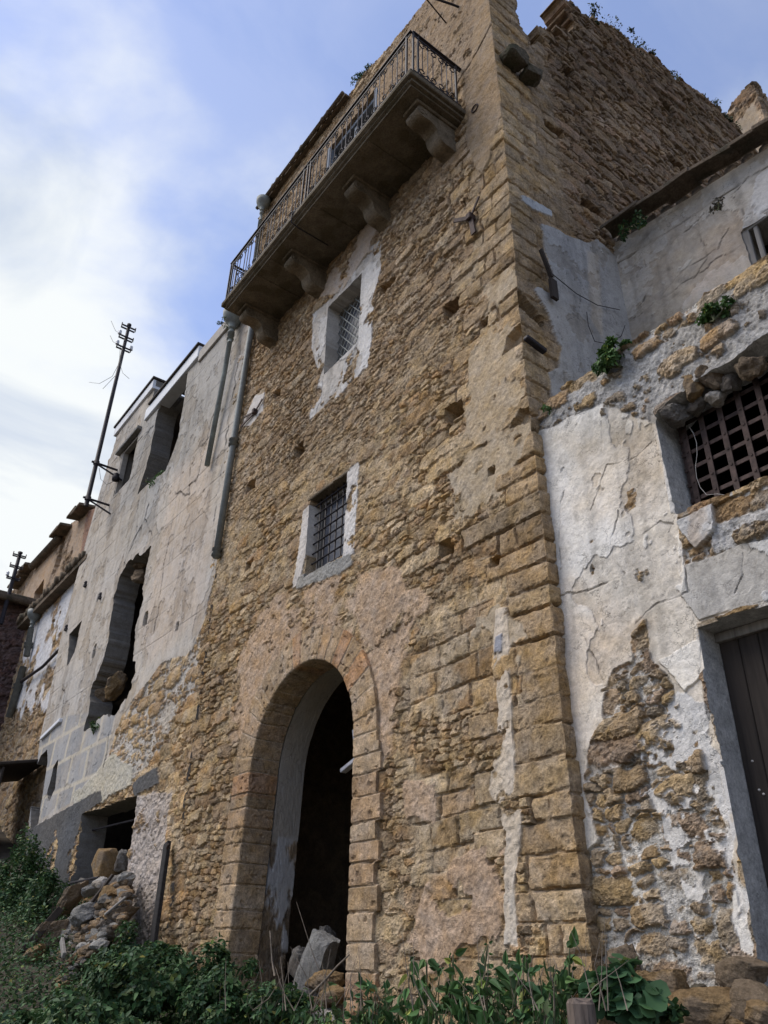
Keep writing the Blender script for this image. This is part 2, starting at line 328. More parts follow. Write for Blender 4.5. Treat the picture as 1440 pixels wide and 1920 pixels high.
# ------------------------------------------------------------------ masonry sheets: a wall face as a fine relief with real thickness
class Sheet:
    def __init__(s, us, zs, fc=None):
        s.us, s.zs = us, zs; s.U, s.Z = np.meshgrid(us, zs); s.P = s.U.copy() if fc is None else fc(s.U, s.Z).astype(f32)
        s.H = np.zeros(s.U.shape, f32); s.C = np.zeros(s.U.shape+(3,), f32); s.A = np.ones(s.U.shape, f32); s.hs = np.full(s.U.shape, 9, f32)
    def bb(s, pts, mg):
        p = np.array(pts); a, b = p.min(0)-mg, p.max(0)+mg
        ok = (s.P >= a[0]) & (s.P <= b[0]) & (s.Z >= a[1]) & (s.Z <= b[1])
        r = np.where(ok.any(1))[0]; c = np.where(ok.any(0))[0]
        if len(r) == 0 or len(c) == 0: return None
        return np.s_[r[0]:r[-1]+1, c[0]:c[-1]+1]
    def rubble(s, pal, mort, seed, big=(.52, .27, .5), small=(.22, .10), relief=1.0, lvl=-.02, lvar=.05, m=None, stain=.22, chip=1.0, smear_k=.55, dome=.0):
        sl_ = np.s_[:, :]
        U, Z = s.P, s.Z
        n1 = fbm(U*1.3, Z*1.3, 3, seed+1); n2 = fbm(U*7, Z*9, 4, seed+2, .62); n3 = fbm(U*26, Z*30, 3, seed+3, .65); n4 = fbm(U*11+9, Z*15, 4, seed+4, .68)
        wu = U+.10*(n1-.5)+.085*(n2-.5)+.035*(n3-.5); wz = Z+.16*(n1-.5)+.065*(n2-.5)+.024*(n3-.5)
        d1, d2, a, b, gx, gz = vor(wu, wz, small[0], small[1], seed, 3.4)
        e = sst(.02, .17, d2-d1+.12*(n3-.5))
        r1 = h2(a, b, seed+31); r2 = h2(a, b, seed+32); r3 = h2(a, b, seed+33)
        Hs = lerp(-.045, .008+.038*r1-.02*d1*d1+.045*(r2-.5)*gx+.05*(r3-.42)*gz, e)
        Cs = pick(pal, h2(a, b, seed+34), r2)
        D1, _, A_, B_, GX, GZ = vor(wu+.05*(n2-.5), wz+.04*(n2-.5), big[0], big[1], seed+50, 4.0, big[2])
        q1 = h2(A_, B_, seed+61); q2 = h2(A_, B_, seed+62)
        ins = sst(.55, .48, D1+.12*(n3-.5)); ring = np.exp(-((D1-.56)/.055)**2)
        Hb = .008+.045*q1-.035*D1*D1+.04*(q2-.5)*GX+.045*(.55-q1)*GZ+.020*(n2-.5)
        Hb = Hb+dome*(1-np.clip(D1/.55, 0, 1)**2.6)+dome*.5*(q2-.5); Hs = Hs-.03*ring+dome*.75*sst(.02, .5, d2-d1)*(.3+r2)
        H = lerp(Hs, Hb, ins); Cc = lerp(Cs, pick(pal, h2(A_, B_, seed+63), q2), ins[..., None])
        H = (H+.020*(n3-.5)*(.4+.6*chip)+chip*(.040*(n4-.5)-.014*sst(.58, .70, n4)))*relief
        Cc = Cc*(1+.55*(n4-.5)+.30*(n3-.5))[..., None]
        smear = sst(.52, .66, fbm(U*5+3, Z*6, 4, seed+8, .6))*smear_k
        Cc = lerp(Cc, np.array(mort, f32)*(1+.3*(n4-.5))[..., None], smear[..., None])
        lv = lvl+lvar*(fbm(U*.55, Z*.55, 3, seed+5)-.5)*2+.026*(n3-.5)+.035*(n2-.5)
        mk = sst(-.006, .006, lv-H)
        H = np.maximum(H, lv)
        Cc = lerp(Cc, np.array(mort, f32)*(1+.35*(n2-.5)+.3*(n3-.5))[..., None], mk[..., None])
        Cc = Cc*(1+stain*2*(fbm(U*.9, Z*.7, 4, seed+6)-.5))[..., None]
        if m is None: s.H, s.C = H.astype(f32), Cc.astype(f32)
        else:
            s.H = lerp(s.H, H, m).astype(f32); s.C = lerp(s.C, Cc, m[..., None]).astype(f32); s.A = lerp(s.A, 1, m)
    def ashlar(s, mask, pal, mort, seed, hc=.235, wb=.5, joint=.012, relief=.022, U=None, quoin=None, proud=.0, erode=.5):
        """coursed squared blocks; quoin=(front length, side length) makes blocks that wrap the corner at u = 0"""
        X = s.U if U is None else U; Z = s.Z
        n2 = fbm(s.P*6, Z*6, 3, seed+2); n3 = fbm(s.P*22, Z*22, 2, seed+3); n1 = fbm(s.P*.8, Z*.8, 2, seed+1)
        rng = np.random.RandomState(seed)
        beds = [float(s.zs[0])-.5]
        while beds[-1] < s.zs[-1]+.5: beds.append(beds[-1]+hc*rng.uniform(.82, 1.2))
        beds = np.array(beds); z = Z+.03*(n2-.5)+.10*(n1-.5)+.008*(n3-.5); row = np.clip(np.searchsorted(beds, z)-1, 0, len(beds)-2)
        dz = np.minimum(z-beds[row], beds[row+1]-z)
        rr = row.astype(np.int64); jr = h2(rr, rr*0+7, seed)
        if quoin is not None:
            par = (rr % 2).astype(f32)
            lf = quoin[0]*(.62+.55*par)*(.8+.4*jr); ls = quoin[1]*(1.15-.55*par)*(.8+.4*h2(rr, rr*0+9, seed))
            x = X+.03*(n2-.5); du = np.minimum(x+lf, ls-x); bi = rr*0
            mid = h2(rr, rr*0+11, seed); sp = -lf*(.35+.3*mid); hassp = mid > .45
            du = np.where(hassp, np.minimum(du, np.abs(x-sp)), du); bi = np.where(hassp & (x < sp), 1, 0)
            if mask is None: mk0 = (du > -.004)
            else: mk0 = (du > -.004) & (mask > .5)
            mk = sst(-.012, .0, np.where(mk0, du, -1))*(1-.0*du)
            if mask is not None: mk = mk*mask
        else:
            x = X/wb+9.7*jr+.06*(n2-.5)+.06*(n1-.5); ib = np.floor(x).astype(np.int64)
            lo = ib+.36*(h2(ib, rr, seed+4)-.5); up_ = ib+1+.36*(h2(ib+1, rr, seed+4)-.5)
            ib = np.where(x < lo, ib-1, np.where(x > up_, ib+1, ib))
            lo = ib+.36*(h2(ib, rr, seed+4)-.5); up_ = ib+1+.36*(h2(ib+1, rr, seed+4)-.5)
            du = np.minimum(x-lo, up_-x)*wb; bi = ib; mk = mask
        d = np.minimum(du, dz)+.016*(n3-.5)+.010*(n2-.5)
        pr = sst(joint*.25, joint*.25+.017, d); fill = sst(.44, .58, fbm(s.P*2.6, Z*3.1, 3, seed+15)); jd = lerp(-.024, -.002, fill)
        r1 = h2(bi, rr, seed+21); r2 = h2(bi, rr, seed+22)
        n5 = fbm(s.P*3+5, Z*4, 4, seed+16, .6); H = lerp(jd, proud+relief*(r1-.5)+.024*(n2-.5)+.012*(n3-.5)+.05*erode*(n5-.5), pr)-.03*np.exp(-np.maximum(d, 0)/.03)*sst(.5, .7, n5)
        pit = sst(.70, .80, fbm(s.P*14, Z*16, 2, seed+12))*erode; H = H-.018*pit*pr
        Cc = pick(pal, h2(bi, rr, seed+23), r2, .27)
        Cc = Cc*(1+.34*(n2-.5)+.25*(n3-.5))[..., None]; sm_ = sst(.50, .62, fbm(s.P*2.2+11, Z*2.8, 4, seed+17, .6))*.7; Cc = lerp(Cc, np.array(mort, f32)*(1+.3*(n2-.5))[..., None], sm_[..., None])
        Cc = lerp(np.array(mort, f32)*np.ones_like(Cc), Cc, sst(-.004, .012, d)[..., None])
        Cc = Cc*(1+.4*(fbm(s.P*.9, Z*.7, 4, seed+6)-.5))[..., None]
        s.H = lerp(s.H, H, mk).astype(f32); s.C = lerp(s.C, Cc, mk[..., None]).astype(f32); s.A = lerp(s.A, 1, mk)
    def blob(s, poly, amp=.06, fr=3.0, seed=0, mg=.4):
        q = s.bb(poly, mg)
        if q is None: return None, None
        U, Z = s.P[q], s.Z[q]
        return q, sdpoly(U, Z, poly)+amp*2*(fbm(U*fr, Z*fr, 4, seed, .6)-.5)
    def plaster(s, poly, c, h=.03, amp=.06, fr=3.0, seed=0, edge=.004, mott=.16, holes=0.0, hfr=2.2, through=None, rough=.004, alpha=.15, wave=.012, coat=0.0):
        q, sd_ = s.blob(poly, amp, fr, seed)
        if q is None: return
        U, Z = s.P[q], s.Z[q]
        if holes > 0:
            hn = fbm(U*hfr, Z*hfr, 5, seed+40, .58); sd_ = np.maximum(sd_, (hn-holes)*.5)
        mk = sst(edge, -edge, sd_)
        hp = h+wave*(fbm(U*1.4, Z*1.4, 3, seed+41)-.5)*2+rough*(fbm(U*24, Z*24, 2, seed+42)-.5)*2+rough*1.6*(fbm(U*9, Z*9, 4, seed+45, .65)-.5)
        if through is not None: 
            mk = mk*sst(through+.012, through, s.H[q]-hp)
        Cc = np.array(c, f32)*(1+mott*2*(fbm(U*1.7, Z*1.3, 5, seed+43, .6)-.5))[..., None]
        Cc = Cc*(1+mott*1.3*(fbm(U*11, Z*9, 4, seed+46, .65)-.5))[..., None]
        warm = (fbm(U*.8, Z*.8, 3, seed+44)-.5)*mott
        Cc = Cc*np.stack([1+warm*.7, 1+0*warm, 1-warm*1.1], -1)
        if coat > 0:
            cn = fbm(U*1.9+31, Z*1.5, 5, seed+47, .6); cm = sst(coat-.006, coat+.006, cn); hp = hp-.009*cm
            Cc = lerp(Cc, Cc*np.array((.84, .81, .77), f32)*(1+.35*(fbm(U*16, Z*16, 3, seed+48)-.5))[..., None], cm[..., None])
            st_ = sst(.55, .75, fbm(U*6.5, Z*.55, 4, seed+49, .55)); Cc = Cc*(1-.20*st_)[..., None]
            gr = sst(.60, .72, fbm(U*7, Z*7, 5, seed+50, .7)); Cc = Cc*(1-.22*gr)[..., None]
        s.H[q] = lerp(s.H[q], hp, mk); s.C[q] = lerp(s.C[q], Cc, mk[..., None]); s.A[q] = lerp(s.A[q], alpha, mk)
    def tint(s, poly, c, k=.6, amp=.2, fr=2, seed=0, edge=.12):
        q, sd_ = s.blob(poly, amp, fr, seed)
        if q is None: return
        mk = sst(edge, -edge, sd_)*k; s.C[q] = lerp(s.C[q], s.C[q]*np.array(c, f32), mk[..., None])
    def crack(s, pts, w=.008, depth=.03, seed=0, c=.35, wob=.06):
        q = s.bb(pts, .25)
        if q is None: return
        U, Z = s.P[q], s.Z[q]
        du = wob*2*(fbm(U*5, Z*5, 4, seed)-.5); dz = wob*2*(fbm(U*5+40, Z*5, 4, seed)-.5)
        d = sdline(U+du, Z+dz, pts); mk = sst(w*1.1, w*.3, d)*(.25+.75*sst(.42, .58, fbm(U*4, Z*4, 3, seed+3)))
        s.H[q] -= .55*depth*mk+.012*np.exp(-d/.05)*(fbm(U*3, Z*3, 2, seed+5)-.5); s.C[q] *= (1-(1-c)*mk)[..., None]  # crack lines painted darker in place of depth shade the coarse grid loses
    def recess(s, poly, depth=.25, amp=.03, fr=8, seed=0, edge=.008, c=None):
        q, sd_ = s.blob(poly, amp, fr, seed)
        if q is None: return
        mk = sst(edge, -edge, sd_); s.H[q] = lerp(s.H[q], -depth+.03*fbm(s.P[q]*12, s.Z[q]*12, 2, seed), mk)
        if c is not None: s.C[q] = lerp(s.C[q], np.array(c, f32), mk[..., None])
    def open(s, poly, amp=0.0, fr=5, seed=0):
        q, sd_ = s.blob(poly, amp, fr, seed)
        if q is not None: s.hs[q] = np.minimum(s.hs[q], sd_)
    def build(s, name, pos, thick, mat, parent, skirt=None, sk=.75, smooth=False):
        nz, nu = s.U.shape
        hm = .25*(s.hs[:-1, :-1]+s.hs[1:, :-1]+s.hs[:-1, 1:]+s.hs[1:, 1:]); mk = hm > 0
        V = pos(s.U, s.Z, s.H).reshape(-1, 3); Bk = pos(s.U, s.Z, np.full_like(s.H, -thick)).reshape(-1, 3)
        Cc = np.concatenate([np.clip(s.C, .005, .9), s.A[..., None]], -1).reshape(-1, 4)
        id_ = np.arange(nz*nu).reshape(nz, nu)
        Q = np.stack([id_[:-1, :-1], id_[:-1, 1:], id_[1:, 1:], id_[1:, :-1]], -1)[mk]
        mp_ = np.zeros((nz+1, nu+1), bool); mp_[1:-1, 1:-1] = mk
        hz = mp_[1:, 1:-1] != mp_[:-1, 1:-1]        # nz x (nu-1): horizontal edges
        vz = mp_[1:-1, 1:] != mp_[1:-1, :-1]        # (nz-1) x nu: vertical edges
        ea = np.concatenate([id_[:, :-1][hz], id_[:-1, :][vz]]); eb = np.concatenate([id_[:, 1:][hz], id_[1:, :][vz]])
        un, inv = np.unique(np.concatenate([ea, eb]), return_inverse=True); ne = len(ea)
        gz_, gu_ = np.gradient(s.hs, s.zs, s.us); hv = s.hs.ravel()[un]; g2 = gz_.ravel()[un]**2+gu_.ravel()[un]**2
        ok = (np.abs(hv) < .12) & (g2 > .3) & (g2 < 3)
        su = np.where(ok, -hv*gu_.ravel()[un]/np.maximum(g2, .3), 0); sz_ = np.where(ok, -hv*gz_.ravel()[un]/np.maximum(g2, .3), 0)
        cu = np.gradient(s.us)[un % nu]*1.1; cz = np.gradient(s.zs)[un//nu]*1.1
        nU = (s.U.ravel()[un]+np.clip(su, -cu, cu)).astype(f32); nZ = (s.Z.ravel()[un]+np.clip(sz_, -cz, cz)).astype(f32); hu = s.H.ravel()[un]
        V[un] = pos(nU[None], nZ[None], hu[None])[0]; Bk[un] = pos(nU[None], nZ[None], np.full_like(hu, -thick)[None])[0]
        used = np.unique(Q); rem = np.full(nz*nu, -1, np.int64); rem[used] = np.arange(len(used)); nv = len(used)
        V2 = np.concatenate([V[used], V[un], Bk[un]]); Cs = Cc[un].copy()
        if skirt is not None:
            Cs[:, :3] = lerp(Cs[:, :3], np.array(skirt, f32), sk); Cs[:, 3] = .7
        C2 = np.concatenate([Cc[used], Cs, Cs])
        i, j = nv+inv[:ne], nv+inv[ne:]; k = len(un)
        Q2 = np.concatenate([rem[Q], np.stack([i, j, j+k, i+k], -1)])
        return link(name, np_mesh(name, V2, Q2, C2, smooth), mat, parent)
def front(Y0): return lambda U, Z, H: np.stack([U, Y0-H, Z], -1)
def sideX(X0): return lambda U, Z, H: np.stack([X0+H, U, Z], -1)

TAN = [(.43, .29, .145), (.48, .34, .178), (.38, .25, .128), (.44, .32, .185), (.41, .26, .13), (.53, .395, .235), (.36, .25, .148)]
BROWN = [(.31, .21, .12), (.355, .245, .145), (.27, .18, .11), (.33, .215, .13), (.38, .275, .175)]
MORT = (.47, .35, .21)

# ------------------------------------------------------------------ ground
GX = np.array([-60, -30, -24, -18, -15, -13, -10, -7, -4, -1, 4, 60.]); GZ = np.array([6, 4.2, 3.0, 1.35, .75, .25, -.35, -.55, -.62, -.6, -.8, -5.])
def ground_z(x, y):
    x = np.asarray(x, float); y = np.asarray(y, float)
    return np.interp(x, GX, GZ)-.20*np.clip(-y, 0, 6)-.05*np.clip(-y-6, 0, 40)+.10*(fbm(x*.9+50, y*.9+50, 3, 5)-.5)
gx = np.concatenate([[-400, -150, -60], np.arange(-32, 8.01, .25), [30, 120, 400]]); gy = np.concatenate([[-400, -120, -40], np.arange(-14, 6.01, .25), [40, 150, 400]])
GXX, GYY = np.meshgrid(gx, gy); gzz = ground_z(GXX, GYY)
ids = np.arange(GXX.size).reshape(GXX.shape)
tag(link('ground', np_mesh('ground', np.stack([GXX, GYY, gzz], -1).reshape(-1, 3), np.stack([ids[:-1, :-1], ids[:-1, 1:], ids[1:, 1:], ids[1:, :-1]], -1).reshape(-1, 4)), M['soil']), kind='structure')

# ------------------------------------------------------------------ the stone tower house
tower = thing('tower_house', 'tall ruined tower house of honey coloured rubble with an arched doorway and an iron balcony', 'house', (-7.7, 0, -.5))
CZ = np.array([-.9, .04, .3, .84, 1.74, 2.42, 3.33, 4.13, 5.0, 6.65, 9.56, 12.15, 17]); CX = np.array([-4.02, -4.06, -4.08, -4.11, -4.13, -4.13, -4.15, -4.17, -4.20, -4.21, -4.22, -4.27, -4.3])
def xc(z): return np.interp(z, CZ, CX).astype(f32)
def tower_pos(U, Z, H):
    t = sst(-.05, .05, U)*(math.pi/2); nx, ny = np.sin(t), -np.cos(t)
    return np.stack([xc(Z)+np.minimum(U, 0)+nx*H, np.maximum(U, 0)+ny*H, Z], -1)
W = Sheet(np.concatenate([spaced(-7.2, -.06, .018, .011)[:-1], spaced(-.06, .06, .009, .009)[:-1], spaced(.06, 12, .018, .055)]), spaced(-.9, 16.8, .011, .021),
          lambda U, Z: np.where(U < 0, xc(Z)+U, 100+U))
fr_ = (W.U < 0).astype(f32)
W.rubble(TAN, MORT, 11, big=(.44, .18, .36), small=(.195, .082), lvl=-.008, lvar=.045, relief=.82, smear_k=.45)
W.rubble(BROWN, (.20, .145, .095), 71, big=(.42, .17, .28), small=(.24, .095), lvl=-.024, lvar=.03, relief=1.05, m=1-fr_, stain=.20, chip=.5)
W.rubble([(.42, .29, .165), (.46, .335, .198), (.36, .245, .138), (.50, .385, .25)], (.44, .33, .215), 13, big=(.40, .15, .16), small=(.165, .062), lvl=-.008, lvar=.03, relief=.85, m=fr_*sst(5.6, 7.2, W.Z+1.6*(fbm(W.P*.7, W.Z*.7, 3, 14)-.5)))
# squared blocks toward the corner and in the lower right of the front
q1 = sst(.15, -.15, sdpoly(W.P, W.Z, pf([(905, 300), (960, 200), (1005, 860), (1110, 1830), (800, 1830), (770, 1560), (770, 1250), (905, 1100), (870, 800), (850, 560)]))+.5*(fbm(W.P*1.2, W.Z*1.6, 3, 91)-.5))*fr_
W.ashlar(q1, TAN, (.43, .34, .23), 21, hc=.22, wb=.46, joint=.010, relief=.016)
pat = sst(.50, .60, fbm(W.P*.9, W.Z*1.1, 4, 97))*q1
W.rubble(TAN, MORT, 15, big=(.3, .13, .3), small=(.16, .075), lvl=-.006, lvar=.03, relief=.8, m=pat)
W.ashlar(sst(1.25, 1.0, W.U+.35*(fbm(W.P*1.2, W.Z*1.6, 3, 92)-.5))*(1-fr_), [(.37, .265, .155), (.34, .24, .14), (.40, .29, .18)], (.33, .24, .15), 22, hc=.22, wb=.44, joint=.010, relief=.018)
W.ashlar(None, [(.43, .295, .155), (.47, .335, .187), (.39, .265, .14), (.455, .33, .19)], (.44, .325, .205), 23, hc=.232, joint=.014, relief=.022, quoin=(.78, .62), proud=.012)
# worn mortar and old plaster
W.plaster(pf([(560, 330), (760, 60), (800, -60), (960, -120), (935, 120), (880, 230), (860, 170), (760, 180), (640, 300)]), (.33, .235, .145), .018, .25, 1.2, 31, .02, .16, rough=.010, through=.012, alpha=.6)
W.plaster(pf([(900, -100), (955, -100), (940, 150), (935, 240), (905, 330), (875, 260), (880, 170)]), (.35, .25, .15), .025, .12, 2, 32, .015, .14, rough=.007, through=.03, alpha=.5)
PINK = (.50, .352, .226)
W.plaster(pf([(490, 1140), (560, 1085), (650, 1062), (720, 1062), (800, 1095), (825, 1130), (768, 1180), (755, 1300), (745, 1420), (705, 1440), (640, 1300), (520, 1330), (425, 1400), (430, 1330), (455, 1230)]), PINK, .020, .30, 2.2, 33, .030, .16, rough=.009, through=.012, alpha=.85, holes=.63)
W.plaster(pf([(905, 1585), (948, 1595), (955, 1775), (800, 1830), (765, 1760), (820, 1640), (850, 1610)]), (.47, .335, .225), .016, .20, 2.4, 34, .010, .16, rough=.009, through=.012, alpha=.7, holes=.58)
W.plaster(pf([(760, 1465), (812, 1475), (815, 1535), (765, 1530)]), (.47, .34, .23), .012, .10, 3, 35, .012, rough=.010, through=.02, alpha=.8)
for k, pl in enumerate(([(905, 560), (960, 500), (975, 650), (985, 740), (930, 830), (870, 840), (880, 700)], [(850, 880), (960, 780), (1000, 800), (980, 860), (900, 960), (850, 1000)], [(880, 1180), (940, 1140), (980, 1200), (960, 1300), (870, 1300)])):
    W.plaster(pf(pl), (.43, .335, .22), .012, .3, 1.7, 36+k, .012, .12, holes=.56, hfr=1.8, rough=.006, through=.022, alpha=.5)
WHT = (.56, .53, .485)
W.plaster(pf([(586, 588), (612, 572), (640, 540), (690, 470), (714, 452), (716, 500), (702, 560), (699, 640), (692, 690), (662, 712), (640, 742), (600, 772), (582, 788), (584, 755), (603, 700), (587, 660)]), WHT, .022, .08, 3, 41, .004, .14, rough=.005, holes=.655, hfr=3, coat=.55)
W.plaster(pf([(600, 560), (625, 505), (700, 415), (722, 395), (718, 460), (690, 480), (640, 545)]), (.46, .37, .285), .028, .12, 2.5, 42, .01, .15, rough=.010, holes=.60)
W.plaster(pf([(572, 958), (592, 943), (588, 1000), (568, 1080), (572, 1098), (552, 1105), (566, 1010)]), (.52, .48, .43), .032, .035, 5, 43, .006, rough=.007)
W.plaster(pf([(650, 886), (676, 866), (674, 930), (667, 1040), (645, 1052), (650, 960)]), (.55, .51, .46), .034, .030, 6, 44, .006, rough=.008, holes=.63, hfr=4)
W.plaster(pf([(563, 1082), (660, 1038), (664, 1060), (640, 1077), (558, 1106)]), (.34, .32, .28), .036, .03, 5, 45, .008, rough=.010, alpha=.6)
W.plaster(pf([(933, 1145), (952, 1140), (957, 1240), (962, 1350), (968, 1480), (982, 1535), (970, 1640), (974, 1772), (946, 1772), (946, 1660), (952, 1560), (922, 1480), (938, 1360), (930, 1240)]), (.53, .45, .35), .022, .045, 4, 46, .008, .12, rough=.008, holes=.66, hfr=3.5)
W.plaster(pf([(655, 1635), (688, 1630), (690, 1665), (660, 1668)]), WHT, .012, .03, 6, 47, .006)
W.plaster(pf([(455, 800), (480, 745), (498, 735), (495, 770), (470, 800)]), (.56, .52, .47), .022, .05, 4, 48, .008)
W.plaster(pf([(935, 1195), (945, 1190), (945, 1225), (930, 1225)]), (.30, .30, .32), .035, .02, 8, 49, .006)
GRY = (.385, .37, .345)
W.plaster(ps([(1013, 420), (1045, 432), (1062, 441), (1100, 457), (1118, 450), (1150, 478), (1240, 470), (1300, 760), (1060, 840), (1040, 770), (1024, 700), (1045, 690), (1051, 655), (1041, 640), (1026, 590), (1002, 545), (1006, 540), (1030, 553), (1046, 560), (1036, 520), (1022, 470)]), GRY, .034, .035, 4, 51, .004, .14, wave=.008, rough=.002, alpha=.12, coat=.56)
W.plaster(ps([(975, 366), (990, 370), (1034, 397), (1034, 406), (1000, 394), (978, 378)]), (.42, .43, .43), .035, .02, 6, 52, .006, .08)
W.tint(ps([(1098, 470), (1120, 480), (1128, 640), (1105, 600)]), (1.35, 1.2, 1.0), .6, .03, 4, 53, .03)
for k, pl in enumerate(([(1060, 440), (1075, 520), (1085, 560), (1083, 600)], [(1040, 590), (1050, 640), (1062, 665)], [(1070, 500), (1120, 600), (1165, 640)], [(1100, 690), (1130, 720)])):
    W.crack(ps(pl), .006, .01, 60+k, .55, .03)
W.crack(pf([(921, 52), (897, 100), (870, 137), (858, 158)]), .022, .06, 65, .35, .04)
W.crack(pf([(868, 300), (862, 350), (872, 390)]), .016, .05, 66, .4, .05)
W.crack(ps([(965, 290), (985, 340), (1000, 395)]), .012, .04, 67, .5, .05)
# beam holes
for k, (px, py, w_, h_) in enumerate(((728, 535, .34, .16), (847, 580, .24, .20), (853, 772, .26, .20), (838, 1030, .17, .17), (562, 845, .26, .20), (472, 912, .30, .17), (468, 1060, .20, .15), (520, 740, .20, .14), (928, 1053, .13, .12), (908, 607, .12, .10), (826, 380, .14, .10), (922, 884, .10, .09))):
    x, _, z = onY(px, py); w_ /= 2; h_ /= 2
    W.recess([(x-w_, z-h_), (x+w_, z-h_), (x+w_, z+h_), (x-w_, z+h_)], .32, .025, 9, 70+k)
for k, (px, py, w_, h_) in enumerate(((1070, 130, .25, .34), (1258, 200, .35, .35), (1300, 190, .2, .25), (1040, 240, .35, .16), (1268, 300, .5, .22), (1110, 390, .4, .2), (1160, 255, .12, .12))):
    _, y, z = onX(px, py); y += 100; w_ /= 2; h_ /= 2
    W.recess([(y-w_, z-h_), (y+w_, z-h_), (y+w_, z+h_), (y-w_, z+h_)], .22, .05, 7, 90+k)
x, _, z = onY(955, 645); W.recess([(-4.5, z-.10), (-4.05, z-.06), (-4.05, z+.12), (-4.4, z+.10)], .12, .06, 7, 88)
x, _, z = onY(960, 640); W.recess([(99.9, 6.15), (100.35, 5.95), (100.4, 6.12), (99.9, 6.36)], .12, .05, 7, 89)
W.recess([(-4.46, 4.66), (-4.1, 4.55), (-4.1, 4.68), (-4.3, 4.78)], .10, .05, 7, 87)
# dark weathering that runs down from the wall head; a darker band along the balcony
W.tint(pf([(400, 590), (860, 240), (870, 300), (480, 660)]), (.72, .70, .70), .6, .25, 1.5, 95, .3)
W.tint([(100.9, 12), (102, 14.5), (108, 16.5), (108, 15), (103, 12.5), (101.2, 10.5)], (.62, .62, .62), .8, .3, 1.2, 96, .5)
# openings
WIN2 = (-8.17, -7.24, 7.72, 9.10); WIN1 = (-8.26, -7.34, 4.37, 5.56); BDOOR = (-8.62, -7.02, 10.2, 13.5)
for a, b, c, d in (WIN2, WIN1, BDOOR): W.open([(a, c), (b, c), (b, d), (a, d)])
AX, AR, AZ = -8.06, 1.115, 2.04
def arch_poly(r, n=40): return [(AX+r, -1.5)]+[(AX+r*math.cos(t), AZ+r*math.sin(t)) for t in np.linspace(0, math.pi, n)]+[(AX-r, -1.5)]
W.open(arch_poly(AR+.22))
W.open([(-12, 14.35), (-11.04, 14.35), (-8.0, 14.35), (-7.7, 14.5), (-7.2, 14.45), (-6.3, 14.3), (-5.7, 14.25), (-4.9, 14.35), (-3.9, 14.1), (-3.9, 20), (-12, 20)], .10, 2.5, 81)
W.open([(99.9, 14.1), (100.3, 13.3), (100.5, 12.7), (100.62, 11.95), (100.78, 11.45), (100.95, 11.7), (101.1, 12.3), (101.3, 12.75), (101.6, 13.2), (101.9, 14.1), (102.1, 14.45), (102.6, 14.7), (103.2, 15.0), (104, 15.15), (104.6, 15.45), (105.3, 15.7), (106, 15.9), (106.75, 16.1), (107.5, 16.2), (108.2, 15.9), (108.6, 15.2), (112.4, 15.0), (112.4, 20), (99.9, 20)], .42, 1.1, 82)
W.hs += np.where(W.U > .5, .30*(fbm(W.P*4.5, W.Z*5, 3, 83, .6)-.5), .10*(fbm(W.P*5, W.Z*6, 3, 84)-.5))*(W.Z > 11)
W.build('wall', tower_pos, .45, M['masonry'], tower)

# arch: voussoirs and jamb blocks round the doorway, then the plastered reveal behind them
def arch_path(s, rho):
    """s runs up the right jamb, over the crown and down the left jamb"""
    J = AZ+1.2; a = np.clip((s-J)/AR, 0, math.pi); dn = np.clip(J-s, 0, None); dl = np.clip(s-J-math.pi*AR, 0, None)
    return AX+rho*np.cos(a)-np.where(dl > 0, .055*dl, 0)+np.where(dn > 0, .01*dn, 0), AZ+rho*np.sin(a)-dn-dl
J = AZ+1.2; SL = 2*J+math.pi*AR
A = Sheet(spaced(0, SL, .014, .014), np.concatenate([np.linspace(-.06, 0, 4)[:-1], spaced(0, .43, .014, .014)[:-1], spaced(.43, .83, .014, .014)]).astype(f32))
rg = np.random.RandomState(5); bs = [0.0]
while bs[-1] < J-.1: bs.append(bs[-1]+rg.uniform(.17, .27))
nb = 19; bs[-1] = J
bs += [J+math.pi*AR*(k+.25*rg.uniform(-1, 1))/nb for k in range(1, nb)]+[J+math.pi*AR]
while bs[-1] < SL: bs.append(bs[-1]+rg.uniform(.17, .27))
bs = np.array(bs); sU = A.U+.022*(fbm(A.U*5, A.Z*5, 3, 3)-.5)
bi = np.clip(np.searchsorted(bs, sU)-1, 0, len(bs)-2).astype(np.int64); dd = np.minimum(sU-bs[bi], bs[bi+1]-sU)
n3 = fbm(A.U*20, A.Z*20, 2, 8); n2 = fbm(A.U*6, A.Z*6, 3, 9)
pr = sst(.0, .012, dd-.003+.008*(n3-.5)); r1 = h2(bi, bi*0+1, 4); r2 = h2(bi, bi*0+2, 4)
round_ = np.exp(-np.abs(A.Z-.43)/.018)
A.H = (lerp(np.where((A.U > J) & (A.U < SL-J), -.010, -.020), .008*(r1-.3)+(.010*(n2-.5)+.008*(n3-.5))*np.where((A.U > J-.2) & (A.U < SL-J+.2), .45, 1), pr)-.014*round_*(.6+n2)-.018*sst(.70, .8, fbm(A.U*15, A.Z*15, 2, 12))).astype(f32)
pal = np.array([(.46, .325, .195), (.49, .355, .22), (.45, .305, .18), (.43, .30, .175)], f32)
A.C = (pal[np.minimum((r2*4).astype(int), 3)]*(1+.25*(n2-.5))[..., None]*(.90+.2*r1)[..., None]).astype(f32)
redb = (h2(bi, bi*0+3, 4) > .72) & (A.U > J-.2) & (A.U < J+math.pi*AR+.3) | (A.U < 1.05) & (A.U > .72)
A.C = np.where(redb[..., None], A.C*np.array((1.0, .88, .82), f32), A.C)
A.C = lerp(np.array((.52, .42, .30), f32)*np.ones_like(A.C), A.C, sst(-.004, .014, dd)[..., None])
A.C = (A.C*(1+.5*(fbm(A.U*1.1, A.Z*2, 4, 6)-.5)*np.where((A.U > J-.2) & (A.U < SL-J+.2), .5, 1))[..., None]).astype(f32)
